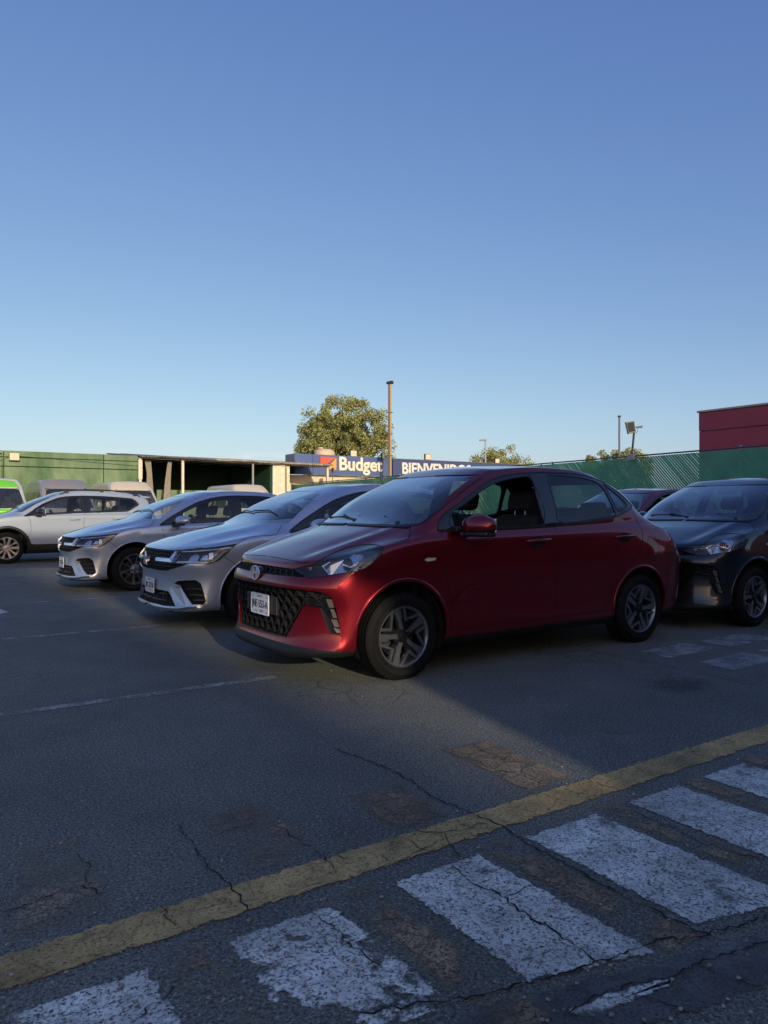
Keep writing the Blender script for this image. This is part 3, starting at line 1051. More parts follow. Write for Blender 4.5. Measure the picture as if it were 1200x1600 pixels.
    B.region('frame', dlo, 'side', lambda c, n: c.z > .95, False)
    B.region('glassF', glassF, 'side', lambda c, n: c.z > .95)
    B.region('glassR', glassR, 'side', lambda c, n: c.z > .95)
    B.region('glassQ', glassQ, 'side', lambda c, n: c.z > .95)
    B.region('ws', ws, 'px', lambda c, n: .8 < c.x < 1.85 and c.z > 1.0 and n.x < -.3)
    B.region('rearglass', [(-.50, 1.19), (-.44, 1.40), (.1, 1.41), (.1, 1.18)], 'front', lambda c, n: c.x > 3.0 and n.x > .2)
    B.region('headlight', headl, 'px', lambda c, n: c.x < .75)
    B.region('tgrille', tgr, 'px', lambda c, n: c.x < .5 and .6 < c.z < .85)
    B.region('lgrille', lgr, 'px', lambda c, n: c.x < .5 and c.z < .7)
    tail = [(3.66, .85), (3.74, .91), (3.83, .955), (4.3, .955), (4.3, .79), (3.90, .79)]
    B.region('tail', tail, 'side', lambda c, n: c.x > 3.5)
    B.region('hole', arch_f, 'side', lambda c, n: c.y < -.45)
    B.region('hole', arch_r, 'side', lambda c, n: c.y < -.45)
    return B, headl, lgr, tgr, ws, dlo, glassF, glassR, glassQ

SB = make_saloon()

def dress_saloon(root, P):
    B, headl, lgr, tgr, ws, dlo, glassF, glassR, glassQ = SB
    body = finish_panel(root, B, 'body', ['body'], P, 'both')[0]
    finish_panel(root, B, 'front_bumper', ['bumper'], P, 'both', M_BLACK)
    finish_panel(root, B, 'bonnet', ['hood'], P, 'both', M_BLACK)
    finish_panel(root, B, 'rear_bumper', ['rear_bumper'], P, 'both', M_BLACK)
    finish_panel(root, B, 'boot_lid', ['trunk_lid'], P, 'both')
    finish_panel(root, B, 'lower_skirt', ['lower'], mat('skirt plastic', (.007, .007, .0075), .6), 'both', M_MATTE)
    doorsF = finish_panel(root, B, 'front_door', ['fdoor'], P, 'pair')
    doorsR = finish_panel(root, B, 'rear_door', ['rdoor'], P, 'pair')
    finish_panel(root, B, 'window_frame', ['frame'], M_GLOSSBLACK, 'pair', M_BLACK)
    finish_panel(root, B, 'side_window', ['glassR'], M_GLASS, 'pair', t=0, off=-.004)
    bmq = finish_panel(root, B, 'quarter_window', ['glassQ'], M_DARKGLASS, 'pair', t=0, off=-.004)
    g = B.extract(['glassF'], 'far', -.004)
    link('side_window', g, M_GLASS, root, True)
    # the driver's window is lowered: only the top strip of the pane shows above the sill
    finish_panel(root, B, 'windscreen', ['ws'], M_WSGLASS, 'both', t=0, off=-.003)
    finish_panel(root, B, 'rear_window', ['rearglass'], M_DARKGLASS, 'both', t=0, off=-.003)
    # grilles
    for key, dep, nm in (('tgrille', .05, 'upper_grille'), ('lgrille', .06, 'lower_grille')):
        link(nm, B.recess([key], (dep, 0, .0)), M_MATTE, root)
    # honeycomb bars in the lower grille
    bm = bmesh.new()
    lg = [(p[0], p[1]) for p in lgr]
    def frontpt(y, z, ins=.012):
        h = B.hit((y, z), 'front')
        if not h: return None
        if not inpoly(B.frame.px(h[0]), lg): return None
        return h[0] + Vector((ins, 0, 0))
    sx, sz = .092, .056
    def bar(a, b, w_=.0045, dep=.03):
        pa, pb = frontpt(*a), frontpt(*b)
        if pa is None or pb is None: return
        d = (pb - pa).normalized()
        nrm = Vector((-1, 0, 0))
        s_ = d.cross(nrm).normalized() * w_ / 2
        q = [bm.verts.new(v) for v in (pa - s_, pa + s_, pb + s_, pb - s_)]
        q2 = [bm.verts.new(v.co + Vector((dep, 0, 0)) + (s_ * .5)) for v in q]
        bm.faces.new(q)
        for i in range(4): bm.faces.new((q[i], q2[i], q2[(i + 1) % 4], q[(i + 1) % 4]))
    for r in range(-1, 8):
        z = .285 + r * sz
        for c in range(-1, 13):
            y = -c * sx - (sx / 2 if r % 2 else 0)
            p0 = (y, z + sz * .33); p1 = (y - sx / 2, z + sz * .66 + .0)
            top = (y - sx * .0, z)
            L_ = (y + sx * .5, z)
            A_ = (y - sx * .27, z + sz * .5); B_ = (y + sx * .27, z + sz * .5)
            l = (y - sx * .5, z); 
            bar(A_, B_); bar(A_, l); bar(B_, L_)
            bar((y - sx * .27, z - sz * .5), l)
            bar((y + sx * .27, z - sz * .5), L_)
    mirror_bm(bm)
    link('grille_mesh', bm, M_BLACK, root)
    bm = bmesh.new()
    tp = [(p[0], p[1]) for p in tgr]
    for c in range(0, 16):
        y0 = -c * .072
        pts = []
        for (dy, z) in ((0, .735), (-.018, .755), (-.054, .755), (-.072, .735), (-.054, .715), (-.018, .715), (0, .735)):
            h = B.hit((y0 + dy, z), 'front')
            if h and inpoly(B.frame.px(h[0]), tp): pts.append(h[0] + Vector((.012, 0, 0)))
        if len(pts) >= 4:
            for a, b in zip(pts, pts[1:]):
                if (a - b).length < .05: tube(bm, [a, b], .0035, 4)
    mirror_bm(bm)
    link('grille_mesh', bm, M_BLACK, root)
    # plate panel and plate
    h = B.hit((0, .49), 'front')
    fx = h[0].x if h else .06
    bm = bmesh.new()
    box(bm, fx + .003, fx + .03, -.25, .25, .425, .555, .004)
    link('plate_holder', bm, M_BLACK, root)
    plate(root, Vector((fx - .006, 0, .485)), 0, 'JNE-553-A')
    # grille trims: lip, blade, lamp column
    bm = bmesh.new()
    B.line(bm, [(430, 992.5), (415, 988.4), (395, 982), (372, 973.5)], .008, .001, 'px', False, .004)
    B.line(bm, [(447, 996.5), (438, 995), (430, 992.5)], .008, .001, 'px', False, .004)
    mirror_bm(bm)
    link('bumper_lip', bm, P, root)
    bm = bmesh.new()
    for a, b in (((509, 936.5), (517, 950)), ((512.5, 951.5), (521.5, 966)), ((517, 967.5), (525.5, 980)), ((521, 981.5), (529, 989))):
        w1 = 9
        B.patch(bm, [(a[0], a[1]), (a[0] + w1, a[1] + 1), (b[0] + 5, b[1]), (b[0] - 3, b[1])], .004, .01)
    mirror_bm(bm)
    link('bumper_lamp', bm, mat('smoked lamp block', (.10, .09, .08), .25, coat=.6), root)
    bm = bmesh.new()
    B.patch(bm, [(500.5, 949.5), (476.5, 944.5), (473, 937), (490, 934.5), (507, 935.5), (517, 951), (528, 990), (516, 990)], .012, .02)
    mirror_bm(bm)
    link('lamp_surround', bm, M_GLOSSBLACK, root)
    # headlights
    for mir in (None, 'far'):
        hl = B.recess(['headlight'], (.10, .05, -.004), mirror=None)
        if mir:
            for v in hl.verts: v.co.y = -v.co.y
        ho = link('headlight', hl, M_LAMPGREY, root)
        def sub(name, bm, m, smooth=False):
            if mir:
                for v in bm.verts: v.co.y = -v.co.y
                bmesh.ops.reverse_faces(bm, faces=bm.faces[:])
            return link(name, bm, m, ho, smooth)
        sub('lamp_lens', B.extract(['headlight'], None, .0), M_LENS, True)
        bm = bmesh.new()
        # main reflector bowl
        B.patch(bm, [(506, 884), (514, 877), (535, 868), (552, 860), (566, 864), (560, 875), (557, 884), (545, 892), (528, 895), (514, 895)], .055, .02)
        B.patch(bm, [(543, 873), (548, 862), (558, 860), (562, 868), (558, 876), (549, 880)], .035, .02, sm=2)
        sub('reflector', bm, M_REFL)
        bm = bmesh.new()
        h = B.hit((536, 884))
        c = h[0] + Vector((.055, .03, 0))
        ico(bm, c, .03, .05, .05, 3)
        sub('projector', bm, M_GLOSSBLACK, True)
        bm = bmesh.new()
        for pp in ([(501, 883.5), (514, 876), (515, 877.2), (503.5, 884.5)], [(501, 883.5), (504, 884), (511, 893.5), (509, 893.5)], [(561, 863), (568, 865.5), (563, 873), (560, 873)], [(535, 880.5), (547, 884), (555, 881), (556, 882.5), (547, 886.5), (534, 882)]):
            B.patch(bm, pp, .02, .006)
        sub('chrome_trim', bm, M_CHROME)
        bm = bmesh.new()
        for k in range(9):
            q = (554 + random.random() * 8, 881 + random.random() * 9)
            hh = B.hit(q)
            if hh: ico(bm, hh[0] + Vector((.03, .02, 0)), .004, .004, .004, 1)
        hh = B.hit((481, 889))
        if hh: ico(bm, hh[0] + Vector((.03, .02, 0)), .012, .014, .012, 2)
        sub('indicator', bm, M_INDICATOR)
        bm = bmesh.new()
        B.line(bm, headl, .006, .001, 'px', True, .002, n=3)
        sub('lamp_seal', bm, M_BLACK)
    # tail lamps
    finish_panel(root, B, 'tail_lamp', ['tail'], M_TAIL, 'pair', M_BLACK, off=.004)
    # badge: a slanted letter in an oval ring
    bc = B.hit((0, .715), 'front')
    bx = (bc[0].x if bc else .06) - .022
    bm = bmesh.new()
    N = 28
    for k in range(N):
        a0, a1 = 2 * math.pi * k / N, 2 * math.pi * (k + 1) / N
        pts = [(ry * math.cos(a), rz * math.sin(a)) for a, ry, rz in ((a0, .068, .052), (a1, .068, .052), (a1, .060, .044), (a0, .060, .044))]
        prism(bm, pts, .010, lambda p, t: Vector((bx - t, p[0], .712 + p[1])))
    def slab(poly):
        prism(bm, poly, .009, lambda p, t: Vector((bx - t, -p[0], .712 + p[1])))
    slab([(-.044, -.030), (-.026, -.040), (-.012, .034), (-.028, .038)])
    slab([(.044, .030), (.026, .040), (.012, -.034), (.028, -.038)])
    slab([(-.022, -.010), (.018, -.003), (.022, .010), (-.018, .003)])
    link('badge', bm, mat('badge silver', (.80, .82, .85), .3, .3), root)
    bm = bmesh.new()
    prism(bm, [(.062 * math.cos(k * math.pi / 12), .046 * math.sin(k * math.pi / 12)) for k in range(24)], .05, lambda p, t: Vector((bx - .002 + t, p[0], .712 + p[1])))
    link('badge_base', bm, mat('badge blue', (.01, .012, .02), .2, coat=1), root)
    # panel gaps
    bm = bmesh.new()
    B.line(bm, [(383.8, 867), (415, 868.8), (445, 873.8), (482, 880.5)], .006, .0008, 'px')
    B.line(bm, [(596, 850.6), (610, 847), (633, 843.5), (640, 838.5), (641.5, 822)], .006, .0008, 'px')
    B.line(bm, [(575, 886.5), (589, 909), (600, 924)], .004, .0008, 'px')
    fd = [(1.118, 1.02), (1.105, .90), (1.13, .69), (1.17, .39), (1.20, .33), (1.235, .305), (1.7, .305), (2.245, .305)]
    B.line(bm, fd, .005)
    B.line(bm, [(2.275, 1.035), (2.26, .90), (2.245, .60), (2.245, .305)], .005)
    B.line(bm, [(2.245, .305), (2.76, .315), (2.87, .42), (2.98, .60), (3.12, .70), (3.27, .80), (3.335, .93), (3.345, 1.03), (3.335, 1.15)], .005)
    B.line(bm, [(3.34, 1.20), (3.46, 1.20)], .004)
    B.line(bm, [(3.47 + .085 * math.cos(k * math.pi / 8), .835 + .095 * math.sin(k * math.pi / 8)) for k in range(16)], .003, closed=True)
    B.line(bm, [(3.68, .35), (3.68, .62), (3.68, .84)], .004)
    B.line(bm, [(3.70, .992), (3.80, .99)], .006)
    mirror_bm(bm)
    link('panel_gap', bm, M_SEAM, root)
    # rocker highlight line and arch lips
    bm = bmesh.new()
    for cx_, r in ((.765, .368), (3.31, .351)):
        B.line(bm, [(cx_ + (r + .012) * math.cos(t), .31 + (r + .012) * math.sin(t)) for t in [math.pi * (-.04 + k * 1.08 / 20) for k in range(21)]], .022, .0, 'side', False, .006, n=2)
    mirror_bm(bm)
    bmesh.ops.recalc_face_normals(bm, faces=bm.faces[:])
    link('wheel_arch_lip', bm, P, root, True)
    bm = bmesh.new()
    B.line(bm, [(1.26, .318), (1.7, .318), (2.2, .318), (2.75, .33)], .008, 0, 'side', False, .004)
    mirror_bm(bm)
    bmesh.ops.recalc_face_normals(bm, faces=bm.faces[:])
    link('sill_edge', bm, P, root)
    # window seals
    bm = bmesh.new()
    B.line(bm, dlo, .010, .0, 'side', True, .004, n=3)
    B.line(bm, [(1.2, 1.018), (1.6, 1.022), (2.16, 1.035)], .016, .0, 'side', False, .008)
    B.line(bm, [(2.29, 1.038), (2.72, 1.065), (3.02, 1.10), (3.22, 1.15)], .012, .0, 'side', False, .006)
    for gpoly in (glassF, glassR, glassQ): B.line(bm, gpoly, .012, -.003, 'side', True, .004, n=3)
    mirror_bm(bm)
    link('window_seal', bm, M_BLACK, root)
    bm = bmesh.new()
    B.line(bm, [(575, 819.5), (640, 821.5), (661, 815.5), (673, 807), (700, 786), (730, 762), (751, 746.2)], .012, .0, 'px', False, .003)
    B.line(bm, [(749, 741.8), (700, 742.6), (680, 743.4)], .010, .0, 'px', False, .002)
    mirror_bm(bm)
    link('windscreen_seal', bm, M_BLACK, root)
    # cowl, wipers
    bm = bmesh.new()
    B.line(bm, [(540, 819), (575, 821), (600, 822), (640, 823)], .035, .001, 'px', False, .006)
    mirror_bm(bm)
    link('cowl_panel', bm, M_BLACK, root)
    for pts in ([(.93, -.52, 1.075), (.955, -.30, 1.10), (.945, .05, 1.112)], [(.90, .02, 1.085), (.93, .25, 1.105), (.95, .52, 1.098)]):
        bm = bmesh.new()
        tube(bm, pts, .008, 6)
        tube(bm, [Vector(pts[0]) + Vector((-.01, .02, -.01)), Vector(pts[1]) + Vector((0, 0, .012))], .011, 6)
        ico(bm, Vector(pts[0]) + Vector((-.01, .0, -.01)), .025, .03, .02, 1)
        link('wiper', bm, M_BLACK, root)
    # mirrors
    for sgn in (-1, 1):
        bm = bmesh.new()
        c = Vector((1.31, sgn * .935, 1.045))
        vs = ico(bm, c, .085, .135, .078, 3)
        for v in vs:
            d = v.co - c
            if d.x > .035: v.co.x = c.x + .035 + (d.x - .035) * .2
            if d.z < -.03: v.co.z = c.z - .03 + (d.z + .03) * .5
            v.co.z += .015 * (1 - abs(d.y) / .135) * (1 if d.z > 0 else 0)
            v.co.x += (abs(v.co.y) - .8) * .22
        mo = link('wing_mirror', bm, P, root, True)
        bm = bmesh.new()
        vs = box(bm, c.x - .06, c.x + .04, c.y - .115, c.y + .10, c.z - .075, c.z - .035, .018)
        for v in vs:
            if v.is_valid: v.co.x += (abs(v.co.y) - .8) * .22
        box(bm, 1.20, 1.30, sgn * .80 - .05, sgn * .80 + .05, 1.005, 1.04, .01)
        link('mirror_base', bm, M_BLACK, mo)
        bm = bmesh.new()
        vs = box(bm, c.x + .042, c.x + .056, c.y - .10, c.y + .10, c.z - .045, c.z + .055, .005)
        for v in vs: v.co.x += (abs(v.co.y) - .8) * .22
        link('mirror_glass', bm, M_CHROME, mo)
        # black sail at the pillar foot comes from the frame; inner ring
    # handles, dark patches for the shade in their cups, side repeater
    for (xa, xb, z, doors) in ((1.90, 2.17, .925, doorsF), (2.95, 3.21, .935, doorsR)):
        for i, sgn in enumerate((-1, 1)):
            h = B.hit(((xa + xb) / 2, z), 'side')
            y = abs(h[0].y)
            bm = bmesh.new()
            tube(bm, [(xa, sgn * (y - .01), z - .006), (xa + .02, sgn * (y + .025), z - .004), ((xa + xb) / 2, sgn * (y + .034), z), (xb - .03, sgn * (y + .03), z + .004), (xb, sgn * (y - .01), z + .006)], [.008, .012, .013, .013, .010], 8)
            bmesh.ops.recalc_face_normals(bm, faces=bm.faces[:])
            o = link('handle', bm, P, doors[i], True)
            bm = bmesh.new()
            pol = [((xa + xb) / 2 + .085 * math.cos(t), z - .012 + .045 * math.sin(t)) for t in [k * math.pi / 12 for k in range(24)]]
            B.patch(bm, pol, -.0015, .002, 'side')
            if sgn > 0:
                for v in bm.verts: v.co.y = -v.co.y
            link('handle_recess_shade', bm, M_MATTE, doors[i])  # flat dark patch on the door, shade of the cup put into colour
    for sgn in (-1, 1):
        bm = bmesh.new()
        B.patch(bm, [(.925, .815), (.95, .828), (1.03, .826), (1.015, .81), (.95, .802)], -.006, .008, 'side')
        if sgn > 0:
            for v in bm.verts: v.co.y = -v.co.y
        link('side_repeater', bm, M_INDICATOR, root)
    # underbody
    bm = bmesh.new()
    box(bm, .35, 3.75, -.45, .45, .19, .34, .02)
    box(bm, 1.2, 2.85, -.72, .72, .20, .30, .02)
    box(bm, .15, .50, -.55, .55, .22, .50, .03)
    box(bm, 3.55, 3.85, -.55, .55, .28, .50, .03)
    link('underbody', bm, M_MATTE, root)
    arch_liner(root, .765, .31, .365, .79, .50)
    arch_liner(root, 3.31, .31, .345, .79, .50)
    wheels(root, 'h', .300, .206, (.765, 3.31), .815)
    cabin(root, dict(dash=1.22, fseat=2.12, rear=2.98, floor=.33, hw=.70, cowl=1.04, shelf=3.55, roof=1.50, mirror=1.62, sb=.10))
    # roof aerial
    bm = bmesh.new()
    tube(bm, [(2.85, 0, 1.515), (2.95, 0, 1.60)], [.006, .003], 6)
    link('aerial', bm, M_BLACK, root)
    return root
# ---------------------------------------------------------------- other cars: mid-size saloon (silver) and crossover (white)
def z7(X, Y): return (200 + X / 6, 820 + Y / 6)
def net_mid():
    n = remap(net_sedan(), [.05, .50, .89, 1.22, 2.0, 2.42, 3.52, 4.45], [0, .19, .5, .80, .995, 1.235, 1.47], 1.03)
    return n
def net_suv():
    n = remap(net_sedan(), [.02, .45, .85, 1.12, 1.95, 2.45, 3.48, 4.22], [0, .21, .55, .93, 1.075, 1.30, 1.59], 1.078)
    k = {7: .03, 8: .18, 9: .36, 10: .50, 11: .50, 12: .50}
    for r, a in k.items():
        row = n[r]
        for c in range(10, 20):
            t = min(1, (c - 9) / 6)
            x, y, z = row[c]
            row[c] = (x + a * t, y, z)
    return n

MODELS = {}
MODELS['mid'] = dict(
    net=net_mid, frame=(0, 2.685), R=.315, rr=.215, ax=(.89, 3.50), wy=.835, ra=.375, arch=.385, style='c',
    dlo=[(1.25, .93), (1.36, 1.01), (1.50, 1.09), (1.82, 1.25), (2.11, 1.335), (2.39, 1.368), (2.75, 1.372), (3.05, 1.355), (3.25, 1.32), (3.55, 1.23), (3.82, 1.12), (3.70, 1.06), (3.3, 1.01), (2.6, .985), (1.92, .965), (1.4, .94)],
    gF=[(1.60, .985), (1.62, 1.11), (1.84, 1.21), (2.11, 1.29), (2.32, 1.318), (2.35, 1.29), (2.35, .995)],
    gR=[(2.56, 1.33), (2.78, 1.335), (3.04, 1.318), (3.22, 1.285), (3.30, 1.20), (3.28, 1.035), (2.54, 1.005)],
    gQ=[(3.37, 1.25), (3.53, 1.195), (3.70, 1.12), (3.60, 1.08), (3.36, 1.05)],
    fdoor=[(1.27, .95), (1.29, .75), (1.30, .50), (1.34, .30), (2.42, .29), (2.42, .60), (2.43, .9), (2.45, 1.02)],
    rdoor=[(2.45, 1.02), (2.43, .9), (2.42, .60), (2.42, .29), (3.0, .30), (3.12, .45), (3.3, .65), (3.45, .80), (3.55, .95), (3.50, 1.08)],
    lower=.20, front_x=.05, trunk=3.98,
    rearglass=[(-.52, 1.12), (-.46, 1.33), (.1, 1.34), (.1, 1.11)],
    hoodpx=[(150, 845), (231, 855), (250, 858), (275, 859.5), (316.7, 856.2), (371.7, 850.3), (371.2, 849), (385, 841), (400, 838), (427.5, 836), (433.8, 832.5), (440, 820), (380, 806), (200, 800)],
    wspx=[(200, 830), (385, 815.5), (420, 817.5), (452, 817.5), (463, 814), (475, 810), (505, 793), (540, 773), (562, 760.5), (556, 757), (500, 758), (440, 766), (300, 790)],
    headpx=[(276, 861), (300, 859.5), (340, 855.5), (369, 851.2), (355, 864.5), (341, 876), (333, 879.3), (323, 881.5), (290, 881), (266.5, 880)],
    tgrpx=[(200, 850), (232.5, 855.3), (250, 858.5), (276, 860.5), (266, 879.8), (293, 881.5), (277, 887), (258.3, 892.5), (245, 891.5), (234, 888.5), (200, 875)],
    lgrpx=[(190, 915), (236, 919), (250, 921.5), (263, 924), (277, 948), (255, 946.5), (235, 941.5), (225, 938.5), (190, 925)],
    ventpx=[(272, 912), (277, 908), (290, 906.8), (306, 906.5), (314, 912), (318, 925), (322, 941), (316, 945), (300, 944.6), (290, 930), (281, 915)],
    dash=1.50, fseat=2.32, rear=3.2, floor=.33, hw=.72, cowl=.985, shelf=3.75, roof=1.43, mirror=1.92, sb=.06,
    mir=(1.50, .97, .995), bumper_x=.76)
MODELS['suv'] = dict(
    net=net_suv, frame=(-.886, 13.46), R=.335, rr=.235, ax=(.855, 3.46), wy=.87, arch=.41, style='suv',
    dlo=[(1.19, 1.01), (1.30, 1.085), (1.57, 1.27), (1.90, 1.412), (2.12, 1.448), (2.42, 1.462), (2.80, 1.458), (3.17, 1.437), (3.52, 1.405), (3.60, 1.35), (3.66, 1.27), (3.40, 1.12), (3.2, 1.10), (2.67, 1.085), (1.9, 1.055), (1.35, 1.025)],
    gF=[(1.52, 1.06), (1.54, 1.19), (1.75, 1.31), (1.95, 1.385), (2.15, 1.415), (2.36, 1.425), (2.36, 1.09)],
    gR=[(2.58, 1.425), (2.85, 1.420), (3.14, 1.402), (3.17, 1.36), (3.18, 1.125), (2.56, 1.105)],
    gQ=[(3.23, 1.39), (3.50, 1.37), (3.60, 1.27), (3.40, 1.155), (3.24, 1.13)],
    fdoor=[(1.23, 1.02), (1.30, .93), (1.32, .70), (1.32, .41), (2.40, .41), (2.40, .8), (2.42, 1.07)],
    rdoor=[(2.42, 1.07), (2.40, .8), (2.40, .41), (2.95, .41), (3.05, .55), (3.22, .72), (3.35, .85), (3.40, 1.0), (3.36, 1.11)],
    lower=.40, front_x=.03, trunk=9,
    rearglass=[(-.60, 1.18), (-.52, 1.42), (.1, 1.43), (.1, 1.17)],
    dash=1.42, fseat=2.30, rear=3.15, floor=.42, hw=.76, cowl=1.06, shelf=3.7, roof=1.55, mirror=1.88, sb=.08,
    mir=(1.46, 1.0, 1.10), bumper_x=.62)

def build_model(key):
    m = MODELS[key]
    fr = Frame(*m['frame'])
    def deform(p):
        if .25 < p.x < 1.25 and p.z > .76 and key == 'mid' and p.y <= 0:
            t = (p.x - .25) / 1.0
            d = p.y + (.45 + .1 * t)
            p.z += .010 * math.sin(math.pi * t) * math.exp(-(d / .09) ** 2)
            p.z += .022 * math.sin(math.pi * min(1, t * 1.05)) * max(0, 1 - (p.y / .62) ** 2)
        if key == 'mid' and p.x > 1.0 and p.x < 4.0 and .60 < p.z < .95:
            p.y -= .008 * math.exp(-((p.z - .80) / .04) ** 2)
        return p
    B = Body(m['net'](), fr, deform=deform)
    ok = lambda c, n: c.z > .88
    lw = m['lower']
    B.region('lower', [(-1, 0), (-1, min(lw, .19)), (.5, min(lw, .19)), (.52, lw), (4.0, lw + .01), (6, lw + .05), (6, 0)], 'side', None)
    bx = m['bumper_x']
    B.region('bumper', [(-1, .18), (-1, .80), (.5, .80), (bx * .8, .74), (bx, .60), (bx, .18)], 'side', lambda c, n: c.x < bx, False)
    if key == 'mid':
        B.region('bumper', [(160, 1100), (100, 840), (231, 855.2), (276, 861), (333, 880), (341, 876.5), (351, 869.5), (373, 886), (373, 1000)], 'px', lambda c, n: c.x < .9 and .18 < c.z < .86 and n.y < .6)
        B.region('lower', [(-1, 0), (-1, .17), (.56, .17), (.56, 0)], 'side', lambda c, n: c.x < .6, False)
        B.region('hood', m['hoodpx'], 'px', lambda c, n: c.x < 1.36 and n.z > .3)
    else:
        B.region('hood', [(-.74, .93), (-.70, 1.2), (.1, 1.2), (.1, .90)], 'front', lambda c, n: c.x < 1.08 and n.z > .5)
    tz = m['trunk']
    if tz < 5:
        B.region('trunk_lid', [(-.57, .70), (-.57, 1.16), (.1, 1.16), (.1, .70)], 'front', lambda c, n: c.x > tz and c.z < 1.10)
    else:
        B.region('trunk_lid', [(-.66, .62), (-.60, 1.5), (.1, 1.5), (.1, .62)], 'front', lambda c, n: n.x > .45)
    B.region('rear_bumper', [(3.98, .25), (3.98, .62), (6, .70), (6, .25)], 'side')
    B.region('frame', m['dlo'], 'side', ok)
    B.region('fdoor', m['fdoor'], 'side', lambda c, n: c.y < -.5)
    B.region('rdoor', m['rdoor'], 'side', lambda c, n: c.y < -.5)
    B.region('frame', m['dlo'], 'side', ok, False)
    for k, p in (('glassF', m['gF']), ('glassR', m['gR']), ('glassQ', m['gQ'])): B.region(k, p, 'side', ok)
    B.region('rearglass', m['rearglass'], 'front', lambda c, n: c.x > 3.0 and n.x > .2)
    if key == 'mid':
        B.region('ws', m['wspx'], 'px', lambda c, n: 1.0 < c.x < 2.15 and c.z > .94 and n.x < -.3)
        B.region('headlight', m['headpx'], 'px', lambda c, n: c.x < .9)
        B.region('tgrille', m['tgrpx'], 'px', lambda c, n: c.x < .6 and c.z > .5)
        B.region('lgrille', m['lgrpx'], 'px', lambda c, n: c.x < .6 and c.z < .6)
        B.region('vent', m['ventpx'], 'px', lambda c, n: c.x < .8 and c.z < .7)
    else:
        B.region('ws', [(-.79, 1.10), (-.60, 1.50), (.1, 1.515), (.1, 1.10)], 'front', lambda c, n: 1.0 < c.x < 2.2 and n.x < -.3)
        B.region('headlight', [(.02, .80), (.10, .72), (.42, .78), (.58, .90), (.40, .92), (.12, .86)], 'side', lambda c, n: c.x < .7)
        B.region('lgrille', [(-.42, .45), (-.50, .80), (.1, .82), (.1, .45)], 'front', lambda c, n: c.x < .4)
    B.region('tail', [(3.9, .78), (3.98, .86), (4.08, .92), (4.8, .93), (4.8, .76), (4.1, .74)], 'side', lambda c, n: c.x > 3.7)
    for a in m['ax']:
        B.region('hole', [(a + m['arch'] * math.cos(t), m['R'] + m['arch'] * math.sin(t)) for t in [k * math.pi / 16 for k in range(32)]], 'side', lambda c, n: c.y < -.45)
    return B
BODIES = {k: build_model(k) for k in MODELS}

